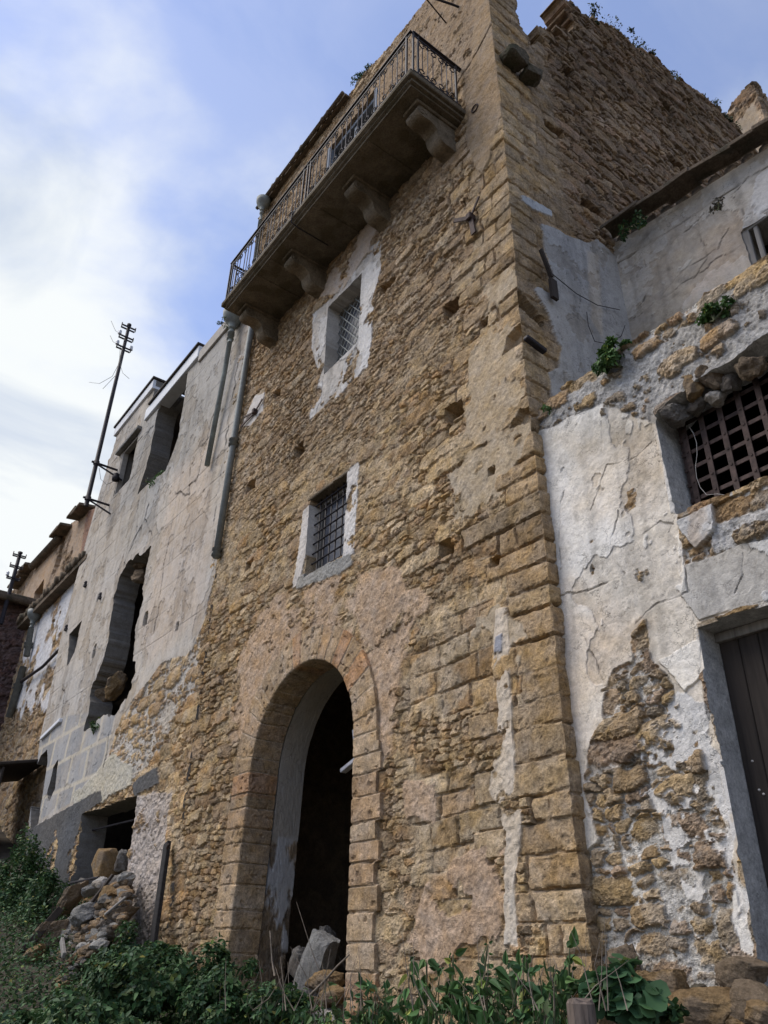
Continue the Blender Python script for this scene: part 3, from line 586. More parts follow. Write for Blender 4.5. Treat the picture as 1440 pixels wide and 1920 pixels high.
wide = np.where((A.U < J-.1) | (A.U > SL-J+.1), .30*(h2(bi, bi*0+5, 4)-.25), 0).astype(f32)
def arch_pos(U, V, H):
    wd_ = np.where((U < J-.1), .09*(h2(np.clip(np.searchsorted(bs, U)-1, 0, len(bs)-2).astype(np.int64), np.zeros(U.shape, np.int64)+5, 4)-.1), 0)
    rho = AR+(.43+wd_)*(1-np.clip(V, 0, .43)/.43)
    t = sst(.41, .45, V)*(math.pi/2); y = -.058+np.clip(V-.43, 0, None)+np.where(V < 0, -V*1.6, 0)-np.cos(t)*H
    x, z = arch_path(U, rho-np.sin(t)*H); return np.stack([x, y, z], -1)
A.build('arch_surround', arch_pos, .06, M['masonry'], tower)
R = Sheet(spaced(0, SL, .03, .03), spaced(0, .85, .03, .03))
R.rubble([(.24, .17, .10), (.28, .20, .12), (.20, .15, .10)], (.25, .2, .15), 14, big=(.3, .3, .8), small=(.2, .1), lvl=-.01, lvar=.01, relief=.5)
R.plaster([(J-.3, -.3), (SL-J+.75, -.3), (SL-J+.75, 1.2), (J-.3, 1.2)], (.40, .365, .315), .03, .12, 3, 15, .02, .10)
R.plaster([(SL-J+.7, -.3), (SL+.1, -.3), (SL+.1, 1.2), (SL-J+.7, 1.2)], (.50, .49, .48), .03, .02, 3, 16, .02, .12, holes=.53, hfr=2.0)
R.plaster([(-.1, -.3), (J-.3, -.3), (J-.3, 1.2), (-.1, 1.2)], (.50, .49, .48), .03, .02, 3, 17, .02, .12, holes=.50, hfr=2.0)
def rev_pos(U, V, H):
    x, z = arch_path(U, AR+.05+.10*V-H); return np.stack([x, .37+V*.5+0*H, z], -1)
R.build('doorway_reveal', rev_pos, .08, M['soft'], tower)

def room(name, a, b, mat, parent, wallface=None):
    x0, y0, z0 = a; x1, y1, z1 = b
    v = [(x0, y0, z0), (x1, y0, z0), (x1, y1, z0), (x0, y1, z0), (x0, y0, z1), (x1, y0, z1), (x1, y1, z1), (x0, y1, z1)]
    return MB().add(v, [(0, 1, 2, 3), (4, 7, 6, 5), (1, 5, 6, 2), (3, 2, 6, 7), (0, 3, 7, 4)]).build(name, mat, parent)
room('hall_shell', (-11.2, .46, -.75), (-4.6, 5.2, 3.9), M['brownrock'], tower)
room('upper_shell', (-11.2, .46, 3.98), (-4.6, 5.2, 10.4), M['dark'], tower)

# ---- fittings of the tower house
def window_part(name, x0, x1, z0, z1, y, fw, mat, parent, thick=.05):
    b = MB()
    for p, q in (((x0, y, z0), (x0+fw, y+thick, z1)), ((x1-fw, y, z0), (x1, y+thick, z1)), ((x0+fw, y, z1-fw), (x1-fw, y+thick, z1)), ((x0+fw, y, z0), (x1-fw, y+thick, z0+fw))): b.box(p, q, .006)
    return b.build(name, mat, parent)
w1 = window_part('window', WIN1[0]+.02, WIN1[1]-.02, WIN1[2]+.02, WIN1[3]-.02, .15, .045, M['woodgrey'], tower)
MB().box((WIN1[0], .19, WIN1[2]), (WIN1[1], .22, WIN1[3])).build('pane', M['glass'], w1)
g = MB()
for k in range(6): x = lerp(WIN1[0]+.04, WIN1[1]-.04, (k+.5)/6); g.tube([(x, .09, WIN1[2]-.02), (x, .09, WIN1[3]+.02)], .013, 6)
for k in range(8): z = lerp(WIN1[2], WIN1[3], (k+.5)/8); g.tube([(WIN1[0]-.02, .075, z), (WIN1[1]+.02, .075, z)], .012, 6)
g.build('grille', M['iron'], w1)
MB().box((WIN1[0]-.05, -.03, WIN1[3]-.005), (WIN1[1]+.06, .13, WIN1[3]+.045), .01).build('lintel', M['stone'], w1)
w2 = window_part('window', WIN2[0]+.02, WIN2[1]-.02, WIN2[2]+.02, WIN2[3]-.02, .24, .05, M['woodgrey'], tower)
MB().box((WIN2[0], .28, WIN2[2]), (WIN2[1], .31, WIN2[3])).build('pane', M['glass'], w2)
g = MB(); wx, wz = WIN2[1]-WIN2[0], WIN2[3]-WIN2[2]
def clip_seg(x0, z0, sl):
    pts = []
    for x in (WIN2[0], WIN2[1]):
        z = z0+sl*(x-x0)
        if WIN2[2] <= z <= WIN2[3]: pts.append((x, z))
    for z in (WIN2[2], WIN2[3]):
        x = x0+(z-z0)/sl
        if WIN2[0] < x < WIN2[1]: pts.append((x, z))
    return pts[:2] if len(pts) >= 2 else None
for sl_ in (1.25, -1.25):
    for k in range(-8, 20):
        c = clip_seg(WIN2[0], WIN2[2]+k*.19, sl_)
        if c: g.bar((c[0][0], .20+.012*(sl_ > 0), c[0][1]), (c[1][0], .20+.012*(sl_ > 0), c[1][1]), .016, .008, (0, 1, 0))
g.build('grille', M['bluegrey'], w2)
b = MB(); x0, x1, z0, z1 = BDOOR; b.box((x0, -.03, z0), (x0+.09, .2, z1), .01); b.box((x1-.09, -.03, z0), (x1, .2, z1), .01); b.box((x0+.09, .05, z1-.09), (x1-.09, .2, z1), .01); b.box(((x0+x1)/2-.045, .08, z0), ((x0+x1)/2+.045, .135, z1-.12), .01)
bd = b.build('balcony_door', M['bluewood'], tower)
for k in range(2):
    s_ = MB(); a = x0+.1+k*(x1-x0-.2)/2; e_ = a+(x1-x0-.2)/2-.02
    s_.box((a, .14, z0), (a+.08, .19, z1-.1)); s_.box((e_-.08, .14, z0), (e_, .19, z1-.1))
    for j in range(26): zz = z0+.1+j*.12; s_.bar((a+.08, .165, zz), (e_-.08, .165, zz), .05, .012, (0, .6, 1))
    s_.build('shutter', M['wooddark'], bd)

# balcony: stone slab with moulded edge on four scrolled corbels, wrought iron railing
BX0, BX1, BY, BZ = -10.32, -4.86, -.98, 10.03
prof = [(0.05, .05), (BY+.09, .05), (BY+.09, .09), (BY+.05, .105), (BY+.05, .13), (BY, .15), (BY, .215), (BY+.02, .235), (0.05, .235)]
b = MB()
b.prism(prof, (0, 1, 0), (0, 0, 1), (BX1-BX0-.2, 0, 0), (BX0+.1, 0, BZ))
b.box((BX0+.05, BY+.06, BZ+.085), (BX0+.102, .05, BZ+.135)); b.box((BX1-.102, BY+.06, BZ+.085), (BX1-.05, .05, BZ+.135))
b.box((BX0, BY, BZ+.135), (BX0+.103, .05, BZ+.232), .012); b.box((BX1-.103, BY, BZ+.135), (BX1, .05, BZ+.232), .012)
for x in (-9.2, -8.75, -7.4, -6.0): b.box((x, BY+.12, BZ+.035), (x+.05, -.02, BZ+.06))
bal = b.build('balcony', M['slab'], tower)
cp = []
for t in np.linspace(0, 1, 22):
    cp.append((t, 0))
def corbel_profile():
    p = [(.03, 0), (-.66, 0), (-.70, -.03)]
    for a in np.linspace(math.radians(150), math.radians(300), 9): p.append((-.60+.125*math.cos(a), -.12+.115*math.sin(a)))
    p += [(-.48, -.215), (-.42, -.25), (-.36, -.31)]
    for a in np.linspace(math.radians(190), math.radians(285), 7): p.append((-.17+.17*math.cos(a), -.38+.17*math.sin(a)))
    p += [(-.05, -.56), (.03, -.60)]
    return p
for k, x in enumerate((-10.0, -8.44, -6.68, -5.20)):
    c = MB(); c.prism([(.95*p_, .80*q_) for p_, q_ in corbel_profile()], (0, 1, 0), (0, 0, 1), (.25, 0, 0), (x-.125, 0, BZ)); c.box((x-.16, -.72, BZ), (x+.16, .03, BZ+.052), .012)
    for sx in (-.127, .127):
        pts = [(x+sx, -.60+.07*math.cos(a)*(1-a/9), BZ-.11+.07*math.sin(a)*(1-a/9)) for a in np.linspace(0, 7, 22)]; c.tube(pts, .012, 5)
    c.build('corbel', M['stone'], bal)
def spiral(c, r, turns, a0, ax, az, sgn=1, n=16):
    return [np.array(c)+(r*(1-.75*t))*(math.cos(a0+sgn*turns*2*math.pi*t)*np.array(ax)+math.sin(a0+sgn*turns*2*math.pi*t)*np.array(az)) for t in np.linspace(0, 1, n)]
def rail_panel(b, p, q, z0, z1, n):
    """bars with paired scrolls at head and foot between two posts"""
    p = np.array(p); q = np.array(q); d = (q-p)/np.linalg.norm(q-p); Ln = np.linalg.norm(q-p); up = np.array([0, 0, 1.])
    for e in (p, q): b.bar((*e[:2], z0-.12), (*e[:2], z1+.06), .024)
    b.bar((*p[:2], z1), (*q[:2], z1), .014, .022); b.bar((*p[:2], z0), (*q[:2], z0), .014, .022)
    for k in range(n):
        c = p+d*Ln*(k+.5)/n; w = Ln/n; r = min(.078, w*.24)
        b.tube([(*c[:2], z0), (*c[:2], z1)], .008, 5)
        for sg in (-1, 1):
            x = c+d*sg*w*.27; 
            b.tube([(*x[:2], z0+.14), (*x[:2], z1-.14)], .0085, 4)
            for zc, s2 in ((z1-.10, 1), (z0+.10, -1)):
                o = np.array([*x[:2], zc]); pts = spiral(o, r, 1.25, math.pi if sg > 0 else 0, (d[0], d[1], 0), up, -sg*s2*1.0)
                b.tube([o*0+np.array([*c[:2], zc+s2*.085])]+pts, .0085, 4)
RZ0, RZ1 = BZ+.235+.10, BZ+.235+.90
def railing(p, q, n, parent):
    b = MB(); p = np.array(p, float); q = np.array(q, float); d = (q-p)/np.linalg.norm(q-p)
    b.bar((*p, RZ1+.07), (*q, RZ1+.07), .045, .016); b.bar((*p, RZ0-.07), (*q, RZ0-.07), .026, .014)
    cuts = np.linspace(0, 1, n[0]+1); Ln = np.linalg.norm(q-p)
    for a, e in zip(cuts[:-1], cuts[1:]):
        s0, s1 = p+(q-p)*a+d*.10, p+(q-p)*e-d*.10
        rail_panel(b, s0, s1, RZ0, RZ1, n[1])
        for c, f in ((p+(q-p)*a+d*.015, s0), (s1, p+(q-p)*e-d*.015)):
            b.bar((*c, RZ0-.12), (*c, RZ1+.09), .026); b.bar((*c, RZ1), (*f, RZ1), .012, .018); b.bar((*c, RZ0), (*f, RZ0), .012, .018)
            mid = (np.array(c)+np.array(f))/2
            for zc in (RZ1+.032, RZ0-.035): b.tube(spiral(np.array([*mid, zc]), .028, 1, 0, np.array([*d, 0]), (0, 0, 1), 1, 10), .006, 4)
    return b.build('railing', M['iron'], parent)
railing((BX0+.05, BY+.05), (BX1-.05, BY+.05), (2, 6), bal)
railing((BX1-.05, BY+.07), (BX1-.05, -.02), (1, 2), bal)
railing((BX0+.05, -.02), (BX0+.05, BY+.07), (1, 2), bal)
b = MB(); x = -7.83; b.tube([(x, BY+.03, BZ+.30), (x, BY-.02, BZ+.20), (x, BY-.015, BZ+.02), (x, BY+.12, BZ-.015), (x, -.3, BZ-.02)], .012, 5); b.build('railing_stay', M['iron'], bal)

# iron wall anchor, ring, lamp arm, eaves
def anchor(px, py, arms, parent, w=.045):
    c = onY(px, py, -.05); b = MB(); b.obox(c, (.04, 0, 0), (0, .05, 0), (0, 0, .05), .01)
    for (qx, qy), ww in arms:
        e = onY(qx, qy, -.055); b.bar(c, e, ww, .018, (0, 1, 0), .004)
    return b.build('tie_anchor', M['rust'], parent)
anchor(882, 408, (((898, 368), .035), ((852, 414), .06), ((888, 438), .075)), tower)
anchor(478, 772, (((492, 748), .04), ((452, 800), .05), ((458, 782), .04)), tower)
c = onY(890, 203, -.03); MB().tube([c+np.array([.06*math.cos(a), 0, .06*math.sin(a)]) for a in np.linspace(0, 2*math.pi, 17)[:-1]], .010, 6, True).build('iron_ring', M['rust'], tower)
b = MB(); a_ = onY(862, 14, .0); l_ = a_+np.array([-.32, -.62, .20]); b.tube([a_, a_+np.array([-.03, -.10, .0]), l_], .020, 6); f_ = onY(838, 45, 0.0); b.tube([l_+np.array([0.05, .1, -.03]), f_], .011, 5)
b.lathe(l_-np.array([0, 0, .10]), [(.03, 0), (.07, .03), (.085, .10), (.05, .16), (.055, .20), (.02, .26)], 10); b.build('lamp_arm', M['iron'], tower)
b = MB()
for k in range(17):
    x = -11.25+k*.195; b.tube([(x, .25, 14.50+.01*math.sin(k*3)), (x, -.15-.02*math.sin(k*5), 14.40+.012*math.sin(k*7))], .07, 8)
b.box((-11.3, -.12, 14.32), (-7.95, .3, 14.37)); b.tube([(-11.3, -.17, 14.32), (-7.95, -.17, 14.34)], .04, 8); b.build('eaves', M['tile'], tower)
hp = [(.045, -.55), (.045, -.32), (.07, -.31), (.07, -.27), (.05, -.26), (.05, -.2), (.075, -.19), (.075, -.14), (.06, -.13), (.10, -.06), (.18, .03), (.215, .12), (.225, .24), (.20, .25), (.19, .2)]
b = MB(); b.lathe((-10.98, -.18, 14.08), [(r_*.68, z_*.8) for r_, z_ in hp], 18); b.tube([(-10.98, -.18, 13.6), (-11.0, -.16, 12.0)], .05, 10); b.build('hopper', M['lead'], tower)
# dark capstones breaking out of the side wall, iron bar in the corner, old boards
def rock_mesh(name, size, seed, flat=(1, 1, 1), sub=4, rough=.20, cubic=.55):
    rg = np.random.RandomState(seed); n = 2**sub+1; V = []; Q = []; idm = {}
    t = np.linspace(-1, 1, n)
    for ax in range(3):
        for sg in (-1, 1):
            g_ = np.zeros((n, n), int)
            for i in range(n):
                for j in range(n):
                    p = [0, 0, 0]; p[ax] = sg; p[(ax+1) % 3] = t[i]; p[(ax+2) % 3] = t[j]; k = tuple(np.round(p, 4))
                    if k not in idm: idm[k] = len(V); V.append(p)
                    g_[i, j] = idm[k]
            for i in range(n-1):
                for j in range(n-1): q = [g_[i, j], g_[i+1, j], g_[i+1, j+1], g_[i, j+1]]; Q.append(q if sg > 0 else q[::-1])
    V = np.array(V, float); S = V/np.linalg.norm(V, axis=1, keepdims=True); V = V*cubic*(.85 if cubic < .85 else 1)+S*(1-cubic*(.8 if cubic < .85 else 1))
    for k in range(11):
        d = rg.normal(size=3); d /= np.linalg.norm(d); o = rg.uniform(.55, .95) if cubic < .85 else rg.uniform(.95, 1.25); q = V@d; V = V-np.maximum(q-o, 0)[:, None]*d*.85
    o = rg.uniform(0, 50)
    nz = fbm(V[:, 0]*1.6+o, V[:, 1]*1.6+V[:, 2]*1.1, 4, seed)-.5+.6*(fbm(V[:, 2]*3+o, V[:, 0]*3-V[:, 1]*2, 3, seed+1)-.5)
    nz = nz+.28*(fbm(V[:, 0]*7+V[:, 2]*3, V[:, 1]*7+o, 3, seed+2)-.5)
    V = V*(1+rough*2*nz)[:, None]*np.array(size)*np.array(flat)
    return np_mesh(name, V, np.array(Q), None, False)
def place_rock(name, mat, loc, size, rot, seed, parent=None, **k):
    o = link(name, rock_mesh(name, size, seed, **k), mat, None); o.location = Vector(loc); o.rotation_euler = rot
    if parent is not None: o.parent = parent; o.matrix_parent_inverse = WM(parent).inverted()
    return o
place_rock('capstone', M['darkstone'], (-4.12, .22, 10.72), (.13, .17, .09), (.1, .15, .1), 3, tower, cubic=.9, rough=.1)
place_rock('capstone', M['darkstone'], (-4.12, .56, 10.66), (.12, .14, .10), (0, .1, -.2), 4, tower, cubic=.9, rough=.12)
b = MB(); p = onX(985, 632, -4.12); q = onX(1022, 660, -4.12); b.bar(p, q, .07, .05, (0, 0, 1), .01); b.build('iron_bar', M['iron'], tower)
b = MB(); p = onX(1014, 468, -4.12); q = onX(1034, 520, -4.12); b.bar(p, q, .045, .03); p = onX(1036, 525, -4.11); q = onX(1040, 560, -4.11); b.bar(p, q, .10, .04); b.build('shutter_rail', M['wooddark'], tower)
wp = [onX(1036, 514, -4.13), onX(1080, 550, -4.14), onX(1120, 572, -4.14), onX(1162, 581, -4.14)]
MB().tube(wp, .006, 4).build('cable', M['wire'], tower)
wp = [onX(1100, 585, -4.12), onX(1103, 610, -4.1), onX(1115, 640, -4.08), onX(1140, 645, -4.08), onX(1165, 630, -4.12), onX(1172, 610, -4.13)]
MB().tube(wp, .005, 4).build('cable', M['wire'], tower)

# ------------------------------------------------------------------ the plastered house on the left
lhouse = thing('plastered_house', 'grey plastered ruin with gaping windows, joined to the left of the stone tower', 'house', (-15.5, 0, .5))
S = Sheet(spaced(-20.8, -11.12, .032, .020), spaced(.0, 13.3, .021, .027))
S.rubble(TAN, MORT, 111, big=(.42, .22, .45), small=(.22, .11), lvl=-.014, lvar=.04, relief=1.0, dome=.010)
PL = (.44, .395, .335)
main = [(215, 800), (300, 690), (450, 560), (480, 590), (462, 700), (412, 1040), (388, 1160), (362, 1222), (305, 1250), (272, 1290), (230, 1340), (212, 1400), (192, 1485), (60, 1560), (40, 1400), (110, 1167), (170, 963)]
S.plaster(pf([(300, 1240), (385, 1170), (372, 1290), (300, 1400), (265, 1450), (180, 1490), (200, 1400), (250, 1310)]), (.48, .425, .35), .006, .3, 2.2, 121, .012, .18, rough=.014, through=.012, alpha=.8)
S.plaster(pf([(258, 1488), (325, 1490), (312, 1580), (292, 1790), (225, 1790), (243, 1600)]), (.46, .385, .315), .022, .14, 2.5, 122, .015, .16, rough=.020, through=.03, alpha=.8)
S.plaster(pf(main), PL, .040, .10, 2.2, 123, .008, .14, rough=.003, wave=.016, alpha=.10, coat=.57)
S.tint(pf([(330, 880), (410, 780), (400, 1040), (380, 1160), (290, 1240), (262, 1200), (320, 950)]), (1.05, .975, .92), .7, .35, 1.2, 124, .2)
S.tint(pf([(290, 700), (440, 590), (430, 780), (330, 900), (225, 960)]), (.74, .78, .82), .7, .4, .9, 125, .3)
S.tint(pf([(225, 1000), (300, 900), (300, 960), (240, 1050)]), (.80, .84, .88), .6, .3, 1.0, 126, .2)
for x in (-19.6, -17.9, -16.9, -15.2, -13.3, -12.2):
    S.tint([(x, 7.6), (x+.25, 7.6), (x+.18, 12.5), (x-.1, 12.5)], (.82, .82, .82), .5, .25, 1.5, int(126-x*3), .12)
# scored block lines in the upper plaster
pl = S.A < .3
zl = np.abs(((S.Z+.04*(fbm(S.P*.7, S.Z*.7, 2, 9)-.5)) % .52)-.26); row = np.floor(S.Z/.52); xl = np.abs(((S.P+row*.63) % 1.26)-.63)
ln = np.maximum(sst(.028, .008, np.abs(zl-.0)), sst(.026, .008, xl)*sst(.02, .06, .26-zl+0))*pl*(.35+.65*sst(.40, .62, fbm(S.P*.9, S.Z*.9, 3, 77)))*(S.Z > 4.6)
S.H -= (.007*ln).astype(f32); S.C *= (1-.11*ln)[..., None]
# painted grey blocks with cream joints, dark cement base
zone = (.62+.38*sst(.40, .55, fbm(S.P*2, S.Z*1.6, 4, 88, .6)))*sst(.04, -.02, sdpoly(S.P, S.Z, pf([(60, 1400), (120, 1345), (222, 1328), (206, 1405), (190, 1478), (60, 1545)])))*(S.A < .3)
row = np.floor((S.Z-2.9)/.62); zz = (S.Z-2.9)/.62-row; xx = (S.P+row*.55)/1.0; fx = xx-np.floor(xx)
blk = sst(.05, .08, zz)*sst(.95, .92, zz)*sst(.05, .075, fx)*sst(.95, .925, fx); hb = h2(np.floor(xx).astype(np.int64), row.astype(np.int64), 4)
bc = np.array((.30, .295, .285), f32)*(.85+.3*hb)[..., None]*(1+.3*(fbm(S.P*2.5, S.Z*1.5, 4, 5)-.5))[..., None]
S.C = lerp(S.C, lerp(np.array((.47, .42, .33), f32)*np.ones_like(S.C), bc, blk[..., None]), zone[..., None])
DKC = (.105, .102, .098)
S.plaster(pf([(140, 1490), (195, 1440), (215, 1410), (250, 1440), (255, 1475), (200, 1500), (150, 1525)]), (.47, .43, .34), .05, .10, 3, 127, .01, .14, rough=.010, through=.06, alpha=.6)
S.plaster(pf([(50, 1560), (135, 1512), (194, 1482), (198, 1503), (158, 1527), (130, 1700), (40, 1760)]), DKC, .052, .06, 2.5, 128, .006, .20, rough=.006, alpha=.9, holes=.66)
S.plaster(pf([(252, 1468), (298, 1440), (303, 1468), (262, 1492), (255, 1500)]), DKC, .05, .05, 4, 129, .01, rough=.008, alpha=.5)
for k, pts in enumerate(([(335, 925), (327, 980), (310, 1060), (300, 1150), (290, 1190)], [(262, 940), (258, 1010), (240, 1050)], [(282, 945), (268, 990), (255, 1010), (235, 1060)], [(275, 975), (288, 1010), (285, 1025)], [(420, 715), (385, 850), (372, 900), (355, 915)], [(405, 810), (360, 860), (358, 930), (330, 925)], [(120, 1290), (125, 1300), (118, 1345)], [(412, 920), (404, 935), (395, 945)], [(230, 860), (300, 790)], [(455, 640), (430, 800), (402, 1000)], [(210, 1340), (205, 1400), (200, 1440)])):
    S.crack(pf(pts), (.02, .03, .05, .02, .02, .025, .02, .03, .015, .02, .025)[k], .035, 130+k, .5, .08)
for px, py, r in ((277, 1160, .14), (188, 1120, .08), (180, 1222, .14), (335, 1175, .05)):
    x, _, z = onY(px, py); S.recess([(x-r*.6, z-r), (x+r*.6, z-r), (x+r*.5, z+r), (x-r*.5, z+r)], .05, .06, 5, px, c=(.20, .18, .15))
OA = (-18.25, -17.15, 10.22, 11.62)
S.open([(OA[0], OA[2]), (OA[1], OA[2]), (OA[1], OA[3]), (OA[0], OA[3])])
S.open(pf([(298, 772), (318, 733), (356, 700), (336, 820), (313, 885), (285, 905), (260, 928), (283, 850)]), .05, 3, 141)
S.open(pf([(232, 1070), (289, 1020), (271, 1110), (259, 1180), (256, 1235), (259, 1262), (240, 1320), (222, 1332), (192, 1345), (162, 1365), (173, 1290), (196, 1240), (206, 1190), (215, 1120)]), .20, 1.8, 142)
S.open(pf([(158, 1527), (261, 1490), (246, 1600), (237, 1650), (131, 1690)]), .03, 3, 143)
S.open(pf([(133, 1190), (156, 1164), (142, 1225), (128, 1252)]), .03, 3, 144)
S.open(pf([(66, 1450), (80, 1417), (92, 1406), (93, 1430), (82, 1500), (74, 1545), (60, 1560)]), .02, 3, 145)
S.open(pf([(103, 1440), (112, 1425), (106, 1480), (95, 1505), (92, 1490)]), .05, 4, 146)
ed = [(-19.30, 13.4), (-19.30, 12.6), (-19.86, 10.46), (-20.29, 7.43), (-19.95, 4.43), (-19.3, 2.6), (-19.0, -.5)]
S.open(ed+[(-24, -.5), (-24, 13.4)])
S.open([(-24, 13.0), (-16.62, 13.0), (-16.62, 12.0), (-10, 11.75), (-10, 15), (-24, 15)], .01)
S.build('wall', front(0.0), .45, M['soft'], lhouse, (.185, .168, .145), 1.0)
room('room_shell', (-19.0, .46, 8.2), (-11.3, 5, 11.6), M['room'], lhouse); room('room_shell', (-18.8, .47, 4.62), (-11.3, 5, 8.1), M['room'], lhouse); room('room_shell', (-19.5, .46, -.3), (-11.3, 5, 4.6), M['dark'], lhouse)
MB().box((-19.2, .30, 11.72), (-11.2, 5.2, 11.72+.02)).box((-19.2, .44, 11.75), (-11.2, 5.2, 11.9)).box((-19.2, .44, 12.4), (-16.7, 5, 12.9)).box((-16.72, .44, 11.9), (-16.6, 5, 12.4)).build('roof_slab', M['cement'], lhouse)
MB().box((-19.40, -.10, 12.72), (-16.62, .2, 13.0), .01).build('fascia', M['white'], lhouse)
b = MB(); b.box((-19.44, -.14, 13.002), (-16.58, .3, 13.07), .01); b.box((-16.6, -.02, 12.06), (-16.3, .2, 12.2)).box((-16.5, -.16, 12.06), (-13.6, .25, 12.12), .01).build('flashing', M['wooddark'], lhouse)
b = MB(); b.box((-16.72, -.11, 11.72), (-13.62, .2, 12.055), .012); b.build('fascia', M['white'], lhouse)
b = MB(); b.box((-13.60, -.09, 11.55), (-11.25, .2, 11.86), .012); b.build('fascia', M['concrete'], lhouse)
MB().box((OA[0]-.30, -.16, OA[3]), (OA[1]+.18, .30, OA[3]+.10), .012).build('lintel', M['cement'], lhouse)
b = MB(); b.box((OA[0], -.03, OA[2]), (OA[0]+.06, .1, OA[3])); b.box((OA[0]+.06, -.02, OA[3]-.07), (OA[1], .1, OA[3])); b.build('window_frame', M['concrete'], lhouse)
for k, (px, py, s_) in enumerate(((265, 1055, .34), (262, 1085, .30), (247, 1062, .26), (215, 1285, .42), (195, 1300, .36), (183, 1335, .40), (200, 1260, .30), (330, 735, .30), (318, 752, .26), (222, 1090, .22))):
    c = onY(px, py, .25); place_rock('broken_stone', M['ochre'] if k == 3 else M['brownrock'], c, (s_*.7, s_*.5, s_*.45), (k, k*.7, k*.3), 200+k, lhouse)
x, _, z = onY(97, 1353, -.02); b = MB(); p = onY(78, 1385, -.06); q = onY(114, 1350, -.06); b.bar(p, q, .08, .09, (0, 0, 1), .01); b.build('sill', M['white'], lhouse)
def pipe(pts, r, col_at, name, mat, parent, hopper=None):
    b = MB(); b.tube(pts, r, 12)
    for t in col_at:
        i = min(int(t*(len(pts)-1)), len(pts)-2); u = t*(len(pts)-1)-i; p = np.array(pts[i])*(1-u)+np.array(pts[i+1])*u; d = np.array(pts[i+1])-np.array(pts[i]); d = d/np.linalg.norm(d)
        for o in (-.05, .05): b.tube([p+d*(o-.02), p+d*(o+.02)], r*1.45, 12)
        b.tube([p-d*.05, p+d*.05], r*1.18, 12)
    o = b.build(name, mat, parent)
    if hopper is not None:
        h = MB(); h.lathe(hopper, hp, 18); h.build('hopper', mat, o)
    return o
t0 = onY(433, 628, -.2); t1 = onY(388, 873, -.12)
pipe([t0, lerp(t0, t1, .3)+np.array([.02, 0, 0]), t1], .050, (.03,), 'drainpipe', M['lead'], lhouse, t0+np.array([0, 0, .35]))
t0 = onY(472, 612, -.10); t1 = onY(437, 835, -.10); t2 = onY(405, 1046, -.10)
pipe([t0+np.array([0, 0, .4]), t0, t1, t2], .058, (.66, .985), 'drainpipe', M['bluegrey'], lhouse)
b = MB(); p = onY(158, 1560, .2); q = onY(250, 1538, .2); b.tube([p, q], .02, 5); b.build('wire', M['iron'], lhouse)
for px, py in ((188, 1118), (124, 1178), (160, 1096)):
    c = onY(px, py, -.06); b = MB(); b.lathe(c, [(.02, -.08), (.045, -.06), (.045, 0), (.03, .02), (.045, .04), (.03, .09)], 8); b.tube([c, c+np.array([.06, -.02, -.08]), c+np.array([.12, .05, 0])], .012, 5); b.build('wire_insulator', M['iron'], lhouse)

# ------------------------------------------------------------------ the house on the right
rhouse = thing('whitewashed_house', 'low house with peeling white plaster over rubble, to the right of the tower', 'house', (-2.4, .15, -.4))
RX0, RX1, RZT = -4.40, -.7, 4.83
S = Sheet(np.concatenate([spaced(RX0, -1.9, .0085, .0085)[:-1], spaced(-1.9, RX1, .012, .03)]), spaced(-1.0, RZT+.2, .0085, .0095))
RPAL = [(.43, .30, .16), (.40, .28, .155), (.46, .33, .18), (.36, .26, .155), (.41, .275, .15), (.36, .285, .195), (.45, .325, .18), (.36, .255, .165), (.41, .31, .20)]
WM_ = (.60, .56, .49)
S.rubble(RPAL, WM_, 211, big=(.34, .185, .66), small=(.155, .095), lvl=.010, lvar=.022, relief=1.25, stain=.12, chip=.85, smear_k=.25, dome=.010)
S.plaster([(RX0, 3.9), (RX1, 3.9), (RX1, 4.75), (RX0, 4.7)], (.42, .39, .345), .026, .25, 2.2, 220, .02, .2, rough=.014, through=.010, alpha=.8)
RW = (.71, .655, .565)
p1 = [(985, 880), (1000, 815), (1060, 790), (1110, 768), (1135, 758), (1178, 780), (1218, 788), (1242, 800), (1262, 880), (1272, 968), (1290, 1060), (1350, 1050), (1400, 1022), (1520, 1000), (1520, 1100), (1440, 1128), (1311, 1170), (1330, 1290), (1350, 1400), (1385, 1560), (1417, 1790), (1398, 1780), (1380, 1700), (1372, 1600), (1352, 1480), (1322, 1400), (1300, 1370), (1282, 1320), (1250, 1262), (1225, 1235), (1215, 1165), (1192, 1190), (1185, 1240), (1150, 1255), (1138, 1290), (1130, 1350), (1112, 1390), (1100, 1460), (1112, 1510), (1124, 1575), (1104, 1596), (1060, 1600), (1030, 1500), (1000, 1200), (985, 1000)]
S.plaster(pf(p1, .15), RW, .034, .055, 4.0, 221, .004, .13, rough=.0035, wave=.012, alpha=.12, holes=.71, hfr=3.0, coat=.53)
S.plaster(pf([(1235, 1270), (1335, 1320), (1390, 1560), (1415, 1790), (1370, 1780), (1250, 1600), (1200, 1450)], .15), (.60, .565, .51), .026, .16, 3.0, 222, .004, .14, rough=.006, alpha=.3, holes=.50, hfr=3.2, through=.020)
S.plaster(pf([(1240, 1240), (1350, 1180), (1335, 1250), (1290, 1300)], .15), RW, .046, .04, 4, 223, .005, .08, rough=.004)
S.plaster(pf([(1276, 982), (1345, 948), (1346, 1000), (1312, 1032), (1288, 1004)], .15), (.47, .455, .43), .070, .02, 5, 224, .006, .10, rough=.006)
S.plaster(pf([(1340, 990), (1520, 930), (1520, 1010), (1400, 1020), (1345, 1045)], .15), (.46, .43, .385), .022, .1, 4, 225, .008, .15, rough=.014, through=.028, alpha=.7)
S.plaster(pf([(1290, 1060), (1400, 1022), (1520, 1000), (1520, 1110), (1440, 1128), (1316, 1165), (1280, 1120)], .15), (.50, .48, .44), .042, .03, 4, 226, .004, .10, rough=.003, coat=.55)
